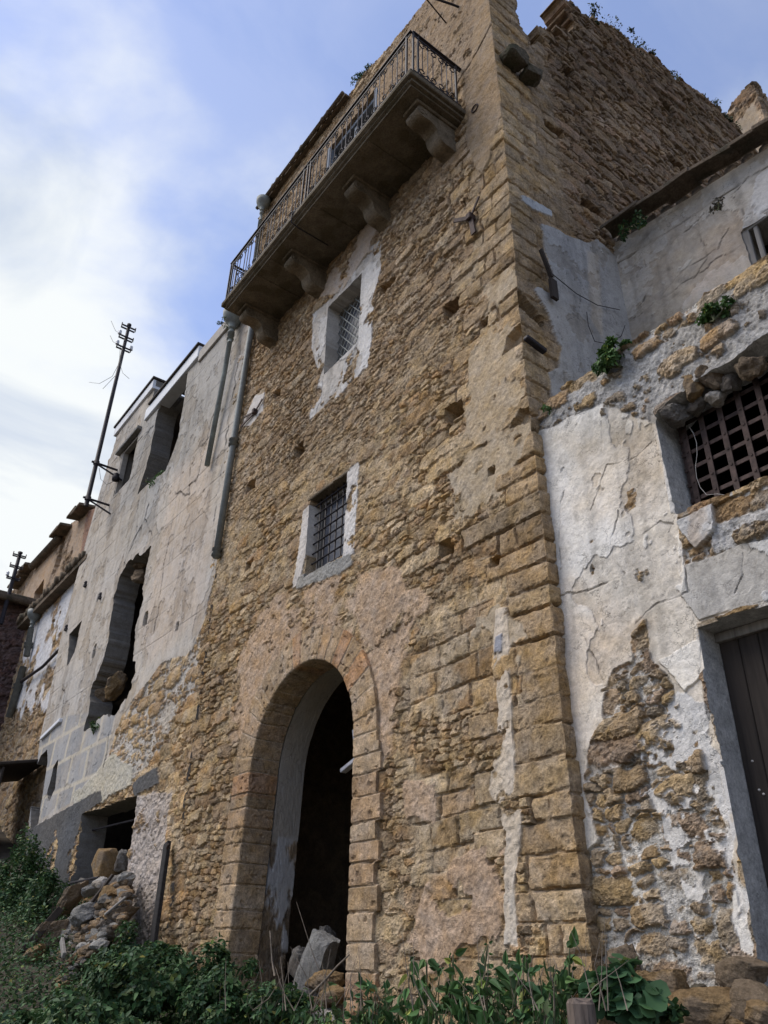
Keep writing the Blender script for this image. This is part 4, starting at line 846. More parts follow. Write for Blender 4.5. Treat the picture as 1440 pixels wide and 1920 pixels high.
S.plaster(pf([(1233, 793), (1246, 800), (1278, 965), (1262, 965)], .15), (.56, .535, .49), .036, .012, 6, 227, .005, .10, rough=.008)
S.tint(pf([(1060, 1130), (1220, 1160), (1160, 1300), (1060, 1560), (1010, 1300)], .15), (.98, .87, .75), .8, .35, 1.6, 228, .25)
S.tint(pf([(1060, 830), (1230, 830), (1230, 960), (1100, 980)], .15), (.98, .90, .80), .7, .3, 2.0, 229, .2)
S.tint(pf([(1080, 760), (1220, 760), (1220, 900), (1080, 880)], .15), (.80, .80, .80), .6, .3, 2.5, 230, .15)
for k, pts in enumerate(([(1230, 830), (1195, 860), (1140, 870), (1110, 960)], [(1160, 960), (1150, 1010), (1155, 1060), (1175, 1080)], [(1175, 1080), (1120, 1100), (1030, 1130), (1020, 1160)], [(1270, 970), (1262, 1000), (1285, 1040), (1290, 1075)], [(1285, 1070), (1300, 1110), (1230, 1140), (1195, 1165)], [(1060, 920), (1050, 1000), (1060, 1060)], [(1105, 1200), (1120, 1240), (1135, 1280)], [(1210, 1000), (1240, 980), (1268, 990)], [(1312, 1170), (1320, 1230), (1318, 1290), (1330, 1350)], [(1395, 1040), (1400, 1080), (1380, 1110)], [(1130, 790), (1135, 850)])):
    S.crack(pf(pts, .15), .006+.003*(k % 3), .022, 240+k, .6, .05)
GZ0 = pf([(1233, 790), (1262, 758), (1288, 735), (1310, 715), (1345, 692), (1372, 680), (1400, 658), (1440, 630), (1520, 598), (1520, 860), (1440, 900), (1400, 915), (1345, 938), (1272, 966)], .15)
S.tint(pf([(1290, 955), (1330, 945), (1322, 1040), (1300, 1060)], .15), (.85, .68, .52), .6, .10, 6, 253, .04)
S.tint(pf([(1010, 800), (1240, 770), (1240, 830), (1010, 860)], .15), (.72, .70, .66), .7, .2, 4, 254, .12)
S.open(GZ0, .02, 7, 251)
DX0, DX1, DZ0, DZ1 = -2.92, -1.75, -.1, 2.11
S.open([(DX0, DZ0), (DX1, DZ0), (DX1, DZ1), (DX0, DZ1)])
S.H = np.where(S.hs < .035, np.maximum(S.H, .030), S.H)
S.open([(RX0-1, RZT-.02), (RX1+1, RZT+.03), (RX1+1, 9), (RX0-1, 9)], .06, 3.5, 252)
S.build('wall', front(.15), .34, M['masonry'], rhouse, (.52, .51, .485), 1.0)
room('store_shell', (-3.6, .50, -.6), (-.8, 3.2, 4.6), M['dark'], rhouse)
b = MB(); b.box((-4.1, .42, 4.60), (RX1, 1.95, 4.80)); b.box((RX1-.3, .45, -.9), (RX1, 1.9, 4.6)); b.build('terrace_slab', M['cement'], rhouse)
# heavy flat bar grille
gx0 = onY(1293, 870, .35)[0]
gw = window_part('window', gx0-.06, gx0+1.25, 2.95, 4.55, .37, .04, M['rust'], rhouse, .03)
g = MB(); stp = (onY(1416, 830, .35)[0]-onY(1297, 830, .35)[0])/3
for k in range(9): x = gx0+.01+stp*k; g.bar((x, .345, 2.9), (x, .345, 4.6), .048, .010, (0, 1, 0), .002)
for k in range(12):
    z = 2.95+.142*k; g.bar((gx0-.06, .362, z), (gx0+1.25, .362, z), .036, .010, (0, 1, 0), .002)
    for j in range(9): g.obox((gx0+.01+stp*j, .338, z), (.008, 0, 0), (0, .005, 0), (0, 0, .008))
g.build('grille', M['rust'], gw)
wp = [onY(1292, 800, .30), onY(1300, 812, .29), onY(1306, 830, .29), onY(1307, 852, .29), onY(1304, 875, .29), onY(1306, 895, .29), onY(1313, 914, .29), onY(1325, 928, .29), onY(1345, 926, .29), onY(1365, 929, .29)]; MB().tube(wp, .0022, 4).build('wire', M['palewire'], gw)
for k, (px, py, s_, mt) in enumerate(((1308, 765, .085, 'greystone'), (1345, 746, .09, 'palerock'), (1372, 717, .10, 'greystone'), (1300, 735, .12, 'ochre'), (1330, 710, .11, 'brownrock'), (1270, 775, .13, 'greystone'), (1405, 690, .12, 'brownrock'))):
    place_rock('jammed_stone', M[mt], onY(px, py, .27 if k < 3 else .20), (s_, s_*.8, s_*.75), (k, k*.6, k), 260+k, rhouse)
# plank door
d_ = MB()
for k in range(8): d_.box((DX0+k*.148+.002, .35, DZ0), (DX0+(k+1)*.148-.002, .39, DZ1-.06), .006)
dr = d_.build('door', M['wooddark'], rhouse)
rg = np.random.RandomState(3)
for k in range(26): x, z = rg.uniform(DX0+.05, DX1), rg.uniform(.2, 2.0); MB().tube([(x, .352, z), (x, .342, z)], .008, 6).build('stud', M['palewire'], dr)
MB().box((DX0, .31, DZ1-.07), (DX1, .41, DZ1-.002), .006).build('door_frame', M['woodgrey'], rhouse)
MB().box((DX0+.1, .05, DZ0-.2), (DX1, .5, DZ0), .02).build('doorstep', M['cement'], rhouse)
# set-back upper storey
YU = 1.9
def onU(x, y, off=0.0):
    d = ray(x, y); t = (1.96+.13*4.2+DIST+off)/(d[1]-.13*d[0]); return np.array([t*d[0], t*d[1]-DIST, t*d[2]])
def pfu(pts): return [(onU(x, y)[0], onU(x, y)[2]) for x, y in pts]
S = Sheet(spaced(-4.32, -.8, .016, .03), spaced(4.6, 9.3, .016, .018))
S.rubble(BROWN, (.30, .28, .25), 311, relief=.8)
S.plaster([(-5, 4), (0, 4), (0, 10), (-5, 10)], (.455, .415, .355), .02, .01, 3, 312, .005, .20, rough=.003, wave=.02, alpha=.15, coat=.50)
S.tint(pfu([(1160, 500), (1300, 420), (1300, 520), (1180, 620)]), (.86, .85, .85), .8, .3, 1.5, 313, .25)
S.tint(pfu([(1300, 460), (1390, 420), (1400, 500), (1300, 560)]), (1.18, 1.05, .95), .7, .3, 1.5, 314, .2)
S.plaster(pfu([(1420, 330), (1500, 280), (1500, 420), (1395, 440), (1395, 410)]), (.47, .45, .42), .03, .06, 3, 315, .004, .12, coat=.5)
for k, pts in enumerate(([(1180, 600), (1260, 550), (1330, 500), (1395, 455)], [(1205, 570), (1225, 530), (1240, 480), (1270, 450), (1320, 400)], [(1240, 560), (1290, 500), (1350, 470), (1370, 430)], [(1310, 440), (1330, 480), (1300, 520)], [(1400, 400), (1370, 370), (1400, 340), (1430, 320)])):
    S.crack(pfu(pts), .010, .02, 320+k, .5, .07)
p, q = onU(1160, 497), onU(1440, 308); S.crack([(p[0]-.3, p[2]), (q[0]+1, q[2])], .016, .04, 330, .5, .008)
S.open(pfu([(1390, 436), (1500, 372), (1500, 500), (1412, 510)]), .03, 4, 331)
et = pf([(1150, 445), (1440, 250)], YU-.15)
S.open([(-6, 8.36), (0, 8.36), (0, 12), (-6, 12)])
UR = lambda x: YU+.06+.13*(x+4.2)
S.build('upper_wall', lambda U, Z, H: np.stack([U, UR(U)-H, Z], -1), .4, M['soft'], rhouse, (.25, .23, .2))
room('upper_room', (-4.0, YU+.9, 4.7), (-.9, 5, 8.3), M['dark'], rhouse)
b = MB(); c0 = onU(1397, 434, .04); c1 = onU(1415, 500, .04); b.bar(c0, c1, .09, .06, (0, 1, 0), .008); b.bar(c0, c0+np.array([1.2, 0, .02]), .08, .06, (0, 1, 0), .008); b.bar(c0+np.array([.12, .01, 0]), c1+np.array([.12, .01, 0]), .05, .05, (0, 1, 0), .006); b.build('window_frame', M['woodgrey'], rhouse)
b = MB(); b.bar((-4.2, UR(-4.2)+.16, 8.39), (-.9, UR(-.9)+.16, 8.39), .22, .04); b.build('eaves_board', M['woodgrey'], rhouse)
for k in range(8):
    x0 = -4.15+k*.40; r = .135+.02*math.sin(k*4); z = 8.50+.03*math.sin(k*2.3); pr_ = []
    for a in np.linspace(-.1, math.pi+.1, 11): pr_.append((r*math.cos(a), r*.85*math.sin(a)))
    for a in np.linspace(math.pi+.1, -.1, 11): pr_.append(((r-.018)*math.cos(a), (r-.018)*.85*math.sin(a)))
    yo = UR(x0)-.20-.05*math.sin(k*3.1); tl = .46+.06*math.cos(k*2); z -= .09
    MB().prism(pr_, (0, 1, 0), (0, 0, 1), (tl, .065+.03*math.sin(k*5), .035*math.cos(k*3)), (x0, yo, z)).build('roof_tile', M['tile'], rhouse)
b = MB()
for k in range(16): x = -4.1+k*.21; b.tube([(x, UR(x)+.05, 8.44), (x, UR(x)+2.6, 8.75)], .085, 8)
b.build('roof', M['tile'], rhouse)

# ruined turret beyond the tower flank
tur = thing('ruined_turret', 'broken stone turret stub rising behind the tower flank at the top right', 'turret', (-3.5, 9, 12))
S = Sheet(np.concatenate([spaced(-1.1, 0, .05, .04)[:-1], spaced(0, 2.0, .05, .05)]), spaced(14.0, 19.2, .045, .05))
S.rubble(BROWN, (.2, .15, .1), 411, big=(.5, .25, .4), relief=1.2)
S.plaster([(-1.5, 15), (-.25, 15.8), (-.2, 18.0), (-1.3, 17.6)], (.33, .265, .19), .03, .2, 2, 412, .02, through=.03)
S.open([(-2, 17.9), (-.9, 18.3), (-.3, 18.7), (.3, 18.8), (.8, 18.4), (1.4, 18.5), (2.5, 18.0), (2.5, 21), (-2, 21)], .15, 2, 413)
S.build('wall', lambda U, Z, H: np.stack([-4.1+np.minimum(U, 0)+H*(U > 0), 9.0+np.maximum(U, 0)-H*(U <= 0), Z], -1), .35, M['masonry'], tur)
MB().box((-5.0, 9.3, 13.5), (-4.4, 10.9, 17.9)).build('core', M['stone'], tur)

# ------------------------------------------------------------------ lower houses up the street
h2_ = thing('low_rubble_house', 'low house of flaking whitewash and rubble under a tiled eave, beyond the plastered house', 'house', (-23, .3, 2))
S = Sheet(spaced(-26.0, -19.55, .05, .04), spaced(.5, 9.2, .04, .045))
S.rubble(TAN, (.42, .34, .25), 511, big=(.5, .25, .5), small=(.26, .12), relief=1.3, lvl=-.0)
S.plaster(pf([(55, 1180), (130, 1095), (150, 1090), (120, 1230), (95, 1330), (40, 1330), (30, 1280)], .25), (.58, .57, .56), .04, .5, 1.6, 512, .02, .12, holes=.58, hfr=1.1, rough=.01)
S.plaster(pf([(110, 1290), (125, 1230), (150, 1090), (160, 1120), (120, 1320)], .25), (.42, .35, .27), .03, .3, 1.6, 513, .02, .12, through=.04)
S.build('wall', front(.25), .4, M['masonry'], h2_)
b = MB(); rg = np.random.RandomState(9)
for k in range(27): x = -25.9+k*.235; z = 9.15+rg.uniform(-.02, .04); b.tube([(x, .7, z+.25), (x+rg.uniform(-.03, .03), -.12+rg.uniform(-.05, .05), z)], .10, 7)
b.box((-26, -.06, 8.95), (-19.5, .6, 9.08)); b.build('tiled_eave', M['tile'], h2_)
t0 = onY(58, 1180, .05); t1 = onY(50, 1230, .1)
pipe([t0, t1], .09, (.6,), 'drainpipe', M['bluegrey'], h2_, t0+np.array([0, 0, .35])); t0 = onY(44, 1250, .1); t1 = onY(17, 1345, .1); pipe([t0, t1], .10, (.4,), 'drainpipe', M['bluegrey'], h2_)
MB().tube([onY(116, 1213, .12), onY(80, 1250, .1), onY(40, 1278, .1)], .045, 6).build('conduit', M['iron'], h2_)
MB().box((-25.9, .66, .5), (-19.7, 4, 9.1)).build('core', M['dark'], h2_)
h3_ = thing('brown_gabled_house', 'weathered brown house with a ragged roof edge rising above the low tiled eave', 'house', (-31, 1.7, 4))
Y3 = 1.7
S = Sheet(spaced(-40, -25.0, .09, .06), spaced(8.5, 16.4, .06, .06))
S.rubble([(.27, .185, .11), (.31, .22, .14), (.24, .17, .11)], (.33, .245, .16), 611, big=(.6, .3, .4), lvl=.0, relief=1.2)
S.plaster(pf([(30, 1120), (60, 1060), (110, 1010), (160, 960), (190, 950), (150, 1090), (60, 1180)], Y3), (.37, .265, .175), .03, .5, 1.0, 612, .03, .16, holes=.60, hfr=.9, rough=.012)
S.tint(pf([(165, 960), (200, 940), (160, 1100), (145, 1085)], Y3), (.55, .40, .42), .8, .1, 1, 613, .1)
S.recess(pf([(118, 1010), (126, 1000), (112, 1060), (98, 1080)], Y3), .15, .1, 2, 614)
S.open(pf([(66, 1112), (84, 1086), (80, 1125), (62, 1150)], Y3), .05, 2, 615)
S.open(pf([(-40, 1170), (30, 1100), (62, 1057), (98, 1017), (125, 993), (155, 962), (190, 952), (230, 700), (-40, 700)], Y3), .12, 1.2, 616)
S.build('wall', front(Y3), .5, M['masonry'], h3_)
b = MB(); pts = [onY(x, y, Y3-.15) for x, y in ((40, 1092), (62, 1056), (98, 1016))]; b.tube([onY(60, 1062, Y3-.2), onY(110, 1008, Y3-.2)], .16, 8)
for k, (x, y) in enumerate(((36, 1096), (45, 1085), (52, 1072), (58, 1066), (118, 1000), (124, 994), (152, 964), (160, 958))):
    c = onY(x, y, Y3-.1); b.obox(c, (.5, 0, .02), (0, .4, .05), (0, 0, .06), .02)
b.build('roof_edge', M['tile'], h3_); MB().box((-39, Y3+.51, 6), (-26.5, 7, 13.4)).build('core', M['dark'], h3_)
b = MB(); b.box((*onY(64, 1140, Y3+.2)[:2], onY(64, 1140, Y3+.2)[2]), tuple(onY(84, 1100, Y3+.3))).build('window', M['concrete'], h3_)
h4_ = thing('dark_cottage', 'dark reddish rubble cottage with a plain eave closing the street at the far left', 'house', (-26.6, -2, 3.5))
S = Sheet(spaced(-7, 1.6, .05, .05), spaced(2, 10.2, .05, .05))
S.rubble([(.17, .10, .085), (.20, .12, .095), (.15, .10, .085)], (.18, .125, .11), 711, relief=1.4)
S.build('wall', lambda U, Z, H: np.stack([-26.8+H, U, Z], -1), .5, M['masonry'], h4_)
b = MB(); b.box((-27.2, -7.1, 10.05), (-26.35, 1.7, 10.22), .03); b.tube([(-26.35, -7.1, 10.05), (-26.35, 1.7, 10.0)], .12, 8); b.build('eave', M['tile'], h4_)
MB().box((-33, -6.9, 2), (-27.31, 1.5, 10)).build('core', M['dark'], h4_)
can = thing('lean_to_shed', 'small dark lean-to with a sagging plank roof at the far left of the street', 'shed', (-20.8, -.6, 2))
b = MB(); a0 = onY(-20, 1450, -.9); a1 = onY(48, 1432, -.3); b.obox((-20.9, -.35, a1[2]), (1.2, 0, .05), (0, .55, .12), (0, 0, .04), .02); b.build('roof', M['wooddark'], can)
b = MB()
for k in range(8): b.box((-22.0+k*.29, -.75, .6), (-21.73+k*.29, -.70, a1[2]-.12), .01)
b.build('plank_wall', M['wooddark'], can)

# ------------------------------------------------------------------ vegetation
def leaf_shape(kind):
    if kind == 'round':        # scalloped, lobed leaf like mallow or ivy
        pts = [(0, 0, 0)]
        for k in range(11):
            a = -math.pi*.5+.35+(2*math.pi-.7)*k/10; r = .5*(1+.14*math.cos(5*a+.6)); pts.append((r*math.cos(a)*1.05, .42+r*math.sin(a), .10*abs(math.cos(a))))
        return np.array(pts), [(0, k, k+1) for k in range(1, 11)]
    if kind == 'nettle':
        w = [(0, 0), (.20, .12), (.30, .30), (.24, .55), (.12, .80), (0, 1.05)]
        pts = [(0, y, -.12*y*y) for _, y in w]+[(x, y, .07-.12*y*y) for x, y in w[1:5]]+[(-x, y, .07-.12*y*y) for x, y in w[1:5]]
        f = []
        for sd_ in (6, 10):
            f += [(0, sd_, 1), (1, sd_, sd_+1, 2), (2, sd_+1, sd_+2, 3), (3, sd_+2, sd_+3, 4), (4, sd_+3, 5)]
        return np.array(pts), f
    pts = [(0, 0, 0), (.26, .35, .08), (0, .45, 0), (-.26, .35, .08), (.15, .75, .0), (-.15, .75, .0), (0, 1, -.08)]
    return np.array(pts), [(0, 1, 2), (0, 2, 3), (1, 4, 2), (2, 5, 3), (2, 4, 6), (2, 6, 5)]
GREENS = [(.034, .074, .026), (.046, .098, .033), (.027, .058, .026), (.062, .118, .040), (.038, .078, .037), (.08, .115, .045)]
LIGHTG = [(.075, .14, .040), (.06, .12, .038), (.09, .155, .05), (.05, .10, .035)]
def leaves_mesh(name, P, N, size, rg, kind='plain', pal=GREENS):
    """P positions, N outward-ish directions; every leaf its own little faces"""
    base, faces = leaf_shape(kind); n = len(P); V = np.zeros((n, len(base), 3)); 
    up = rg.normal(size=(n, 3))*.55+N*.9+np.array([0, 0, .5]); up /= np.linalg.norm(up, axis=1, keepdims=True)
    d = rg.normal(size=(n, 3))+N*.6-np.array([0, 0, .25]); d -= (d*up).sum(1, keepdims=True)*up; d /= np.linalg.norm(d, axis=1, keepdims=True)+1e-9
    sdv = np.cross(d, up); sz = size*rg.uniform(.4, 1.0, n)**1.5*1.45
    for k, (a, b, c) in enumerate(base): V[:, k] = P+sz[:, None]*(a*sdv+b*d+c*up)
    me = bpy.data.meshes.new(name); fl = []; 
    tri = [f if len(f) == 3 else f for f in faces]
    offs = np.arange(n)*len(base); loops = []; starts = []
    for f in tri: loops.append((np.array(f)[None]+offs[:, None]))
    cnt = 0; st = []; allv = []
    for L_ in loops:
        k = L_.shape[1]; allv.append(L_.ravel()); st.append(cnt+np.arange(n)*k); cnt += n*k
    me.vertices.add(n*len(base)); me.vertices.foreach_set('co', V.astype(f32).ravel())
    me.loops.add(cnt); me.loops.foreach_set('vertex_index', np.concatenate(allv).astype(np.int32))
    st = np.concatenate(st); me.polygons.add(len(st)); me.polygons.foreach_set('loop_start', st.astype(np.int32))
    pc = np.array(pal)[rg.randint(0, len(pal), n)]*rg.uniform(.6, 1.5, (n, 1)); yl = rg.uniform(0, 1, n) < .035; pc[yl] = pc[yl]*np.array([3.0, 1.9, 1.3]); C_ = np.ones((n, len(base), 4)); C_[..., :3] = pc[:, None]
    at = me.color_attributes.new('Col', 'FLOAT_COLOR', 'POINT'); at.data.foreach_set('color', C_.astype(f32).ravel())
    me.update(calc_edges=True); me.validate(); return me
def bush(name, label, cat, c, r, n, size, seed, kind='plain', pal=GREENS, group=None, clumps=26, stems=10, stuff=False, squash=.35):
    rg = np.random.RandomState(seed); c = np.array(c, float); r = np.array(r, float)
    cc = rg.normal(size=(clumps, 3)); cc /= np.linalg.norm(cc, axis=1, keepdims=True); cc *= rg.uniform(.2, 1.25, (clumps, 1))**.7; cc[:, 2] = np.abs(cc[:, 2])*1.0-squash*rg.uniform(0, 1, clumps)
    k = rg.randint(0, clumps, n); cr = rg.uniform(.10, .36, clumps)
    o = rg.normal(size=(n, 3)); o /= np.linalg.norm(o, axis=1, keepdims=True); o *= rg.uniform(.1, 1, (n, 1))**.45
    P = c+(cc[k]+o*cr[k][:, None])*r; N = o*.7+cc[k]*.6
    P[:, 2] = np.maximum(P[:, 2], ground_z(P[:, 0], P[:, 1])+.01) if name not in ('wall_plant', 'ledge_plant', 'sill_plant') else P[:, 2]
    root = thing(name, label, cat, tuple(c-np.array([0, 0, r[2]*.5])), group)
    link('foliage', leaves_mesh('foliage', P, N, size, rg, kind, pal), M['leaf'], root)
    b = MB(); base = c-np.array([0, 0, r[2]*.75])
    for j in range(stems):
        t = c+cc[j % clumps]*r*.95; f_ = base.copy(); mid = (f_+t)/2+rg.normal(size=3)*.12*r
        b.tube([f_, mid, t], [.014*min(1, size*18), .010*min(1, size*18), .004], 5)
    b.build('stems', M['stem'], root); return root
def at(px, py, Y): return onY(px, py, Y)
def sz(px, py, Y, n): return n*np.linalg.norm(at(px, py, Y)-np.array([0, -DIST, 0]))/FPX
def pbush(label, px, py, Y, rx, rz, n, size, seed, name='bush', cat='bush', depth=.7, **k):
    w, h = sz(px, py, Y, rx), sz(px, py, Y, rz); return bush(name, label, cat, at(px, py, Y), (w*1.15, w*depth, h), n, size, seed, **k)
BG = 'bushes along the foot of the walls'
pbush('dark ivy covered bush at the left edge below the low rubble house', 20, 1690, -.9, 66, 90, 7000, .07, 1, group=BG, clumps=40)
pbush('dark bush against the corner of the plastered house, above the rubble heap', 78, 1700, -.75, 40, 55, 2600, .06, 2, group=BG)
pbush('broad dark bramble bush in front of the leaning plank', 270, 1850, -1.5, 112, 82, 9000, .060, 3, group=BG, clumps=46, stems=18)
pbush('bramble bush filling the bottom left corner of the photo', 150, 1925, -2.0, 150, 48, 8000, .060, 4, group=BG, clumps=40)
pbush('dense bush at the foot of the left arch jamb', 400, 1880, -1.2, 80, 70, 6000, .052, 5, group=BG, clumps=34)
pbush('low weedy bush in the middle of the arch threshold', 510, 1895, -1.0, 65, 45, 3200, .044, 6, group=BG)
def weed_clump(label, px, py, Y, rx, hpx, n, seed, leaf=.05):
    rg = np.random.RandomState(seed); c = at(px, py, Y); w = sz(px, py, Y, rx); h = sz(px, py, Y, hpx); P = []; N = []; P2 = []; N2 = []; b = MB(); bd = MB()
    root = thing('weed_clump', label, 'weeds', (c[0], c[1], c[2]), 'clumps of leafy weeds below the tower front')
    for k in range(n):
        x, y = c[0]+rg.uniform(-1, 1)*w, c[1]+rg.normal()*.13; z0 = float(ground_z(x, y)); top = c[2]+h*rg.uniform(-.35, 1.0)**1; H_ = max(.15, top-z0); ln = rg.normal(size=2)*.14*H_
        m_ = int(5+H_*9); pts = []; l_ = leaf*rg.uniform(.55, 1.35); dead = rg.uniform() < .16
        for j in range(m_):
            t = j/(m_-1); p = np.array([x+ln[0]*t*t, y+ln[1]*t*t, z0+H_*t]); pts.append(p)
            if j > 1 and not dead:
                a_ = j*1.57+k+rg.uniform(-.5, .5); r_ = l_*(1.15-.65*t)
                for q in (0, math.pi):
                    if rg.uniform() < .88: (P if k % 3 else P2).append(p+np.array([math.cos(a_+q), math.sin(a_+q), .1])*r_*.3); (N if k % 3 else N2).append(np.array([math.cos(a_+q)*1.5, math.sin(a_+q)*1.5, rg.uniform(-.3, .4)]))
        if dead: MB().tube(pts, [.0045]*(m_-1)+[.002], 4).build('dry_stem', M['drystem'], root)
        else: b.tube(pts, [.0045]*(m_-1)+[.002], 4)
    gxs = np.linspace(c[0]-w*1.05, c[0]+w*1.05, 12); b.tube([(x, c[1]+.2*math.sin(x*9), float(ground_z(x, c[1]))-.01) for x in gxs], .02, 5)
    b.build('stems', M['stem'], root)
    link('leaves', leaves_mesh('leaves', np.array(P), np.array(N), leaf*1.25, rg, 'nettle', [(.062, .13, .045), (.075, .15, .05), (.052, .11, .045), (.09, .155, .055)]), M['leaf'], root)
    link('leaves', leaves_mesh('leaves', np.array(P2), np.array(N2), leaf*.8, rg, 'plain', [(.07, .11, .045), (.09, .12, .05), (.05, .085, .04)]), M['leaf'], root)
weed_clump('leafy weed clump at the foot of the right arch jamb', 715, 1905, -.9, 78, 50, 52, 7, .066)
weed_clump('leafy weed clump below the white mortar strip', 860, 1900, -.85, 85, 72, 58, 8, .070)
weed_clump('leafy weed clump behind the old wooden post', 1010, 1905, -.85, 75, 75, 50, 9, .074)
weed_clump('low weed clump in the arch threshold between the jambs', 560, 1915, -.9, 80, 30, 40, 12, .055)
weed_clump('weed clump poking out of the brambles left of the arch', 400, 1880, -1.0, 70, 60, 36, 13, .06)
weed_clump('weed clump standing in the brambles at the bottom left', 230, 1880, -1.4, 110, 55, 40, 14, .07)
pbush('round leaved mallow plant right of the wooden post', 1165, 1880, -.75, 58, 46, 420, .085, 10, name='mallow_plant', cat='plant', kind='round', pal=[(.05, .105, .045), (.065, .13, .055), (.042, .09, .04)], stems=14)
pbush('small weeds among the fallen stones at the bottom right', 1240, 1905, -.6, 40, 20, 260, .045, 11, kind='round', group=BG)
# nettles with paired leaves on upright stems
def nettle(label, px, py, Y, hpx, seed, n=9, leaf=.085):
    rg = np.random.RandomState(seed); top = at(px, py, Y); h = sz(px, py, Y, hpx); root = thing('nettle', label, 'plant', tuple(top-np.array([0, 0, h])), 'nettles by the tower corner')
    lean = rg.normal(size=2)*.06; P = []; N = []; pts = []
    for k in range(n):
        t = k/(n-1); p = top-np.array([0, 0, h*(1-t)])+np.array([lean[0]*(t-1), lean[1]*(t-1), 0]); pts.append(p)
        if k > 1:
            a = k*1.57+rg.uniform(-.3, .3)
            for q in (0, math.pi):
                P.append(p+np.array([math.cos(a+q), math.sin(a+q), .2])*leaf*.25); N.append(np.array([math.cos(a+q)*1.6, math.sin(a+q)*1.6, .1]))
    MB().tube(pts, [.007]*(n-1)+[.003], 5).build('stem', M['stem'], root)
    link('leaves', leaves_mesh('leaves', np.array(P), np.array(N), leaf, rg, 'nettle', LIGHTG), M['leaf'], root)
nettle('tall nettle standing up in front of the lowest corner stone', 1068, 1778, -.85, 120, 1)
nettle('nettle with drooping leaves, just left of the tall nettle', 985, 1790, -.85, 110, 2)
nettle('nettle sprig in front of the base of the white mortar strip', 915, 1770, -.8, 120, 3, 9, .06)
nettle('short nettle next to the top of the wooden post', 1040, 1840, -1.1, 70, 4, 7, .07)
nettle('leafy nettle leftmost of its row, below the pink mortar', 800, 1800, -.8, 90, 5)
nettle('second nettle from the left of its row, below the pink mortar', 850, 1790, -.85, 100, 6, 9, .075)
# plants rooted in the masonry
def wplant(label, p, r, n, size, seed, pal=LIGHTG, name='wall_plant', cat='plant', **k): return bush(name, label, cat, p, r, n, size, seed, pal=pal, clumps=14, stems=6, squash=.7, **k)
WG = 'plants growing from the masonry'
wplant('bright green plant on the ledge at the inner corner of the plastered upper wall', onY(1160, 664, .08), (.21, .14, .19), 2200, .045, 31, group=WG)
wplant('bright green plant on the right part of the ledge, above the barred window', onY(1335, 582, .05), (.145, .11, .14), 1500, .038, 32, group=WG)
wplant('tiny fern at the left end of the ledge beside the tower corner', onY(1025, 764, .05), (.06, .05, .05), 160, .025, 33, group=WG)
wplant('dark dry tuft hanging from the roof tiles at the left end', onY(1195, 415, 1.75), (.22, .08, .20), 500, .04, 34, pal=GREENS, group=WG)
wplant('dry tuft of wiry weeds on the plastered upper wall', onY(1345, 385, 1.85), (.10, .06, .10), 260, .03, 35, pal=[(.10, .09, .07), (.07, .07, .05)], group=WG)
for k, (px, py, w, lb) in enumerate(((1085, 5, .55, 'green tuft on the topmost peak of the ruined tower flank'), (1150, 42, .9, 'long shrubby tuft on the tower flank, right of its peak'), (1215, 95, .8, 'shrubby tuft midway along the ruined crest of the tower flank'), (1290, 140, 1.0, 'wide shrubby tuft on the right part of the tower flank crest'), (1340, 178, .6, 'last tuft at the low right end of the tower flank crest'))):
    p = onX(px, py, -4.35); jc = int(np.argmin(np.abs(W.us-p[1]))); zt = W.zs[np.where(W.hs[:, jc] > 0)[0].max()]; p = np.array([-4.42, p[1], zt-.02]); wplant(lb, p, (.32, w*.8, .15), 900, .05, 40+k, pal=[(.05, .075, .035), (.07, .09, .045), (.04, .055, .03), (.09, .09, .05)], group='tufts along the ruined crest')
wplant('moss and grass hanging over the sill of the tall upper window', onY(290, 908, .05), (.75, .15, .22), 1100, .05, 50, name='sill_plant')
wplant('flowering stalks on the left end of the upper window sill', onY(270, 905, .1), (.25, .12, .35), 220, .04, 51, pal=[(.35, .36, .22), (.10, .15, .05)], name='sill_plant')
wplant('moss crowning the funnel of the green drainpipe', onY(433, 606, -.2), (.24, .22, .09), 500, .035, 52, pal=GREENS)
wplant('fern at the broken sill of the tall middle opening', onY(178, 1362, -.05), (.25, .12, .2), 300, .05, 53, pal=GREENS, group=WG)
wplant('small weeds on the top of the crumbling front parapet', onY(690, 135, .05), (.35, .2, .14), 400, .05, 54, pal=GREENS, group='tufts along the ruined crest')
# dry twigs in the doorway
rg = np.random.RandomState(77)
tw = thing('dry_bush', 'dry leafless bush inside the doorway beside the right jamb', 'bush', (-7.2, .8, -.5)); b = MB()
for k in range(70):
    p = np.array([-7.25+rg.normal()*.18, .8+rg.normal()*.2, -.5]); q = p+np.array([rg.normal()*.28, rg.normal()*.2, rg.uniform(.4, 1.25)]); b.tube([p, (p+q)/2+rg.normal(size=3)*.05, q], [.006, .004, .0015], 4)
b.build('twigs', M['drystem'], tw)
def branch(label, pts, r, Y, mat='drystem', name='branch', cat='branch'):
    P = [onY(x, y, Y) for x, y in pts]; return tag(MB().tube(P, np.linspace(r, r*.4, len(P)), 6).build(name, M[mat]), label, cat)
branch('bare pale branch lying across the doorway rubble', [(552, 1900), (580, 1868), (610, 1838), (632, 1812), (655, 1790)], .016, -.15)
branch('thin bare stem rising in the left of the doorway', [(515, 1830), (510, 1800), (508, 1770), (506, 1745)], .011, -.1)
branch('pale dead vine dangling over the rubble stones right of the corner', [(1185, 1770), (1200, 1810), (1215, 1850), (1224, 1890)], .007, .02)
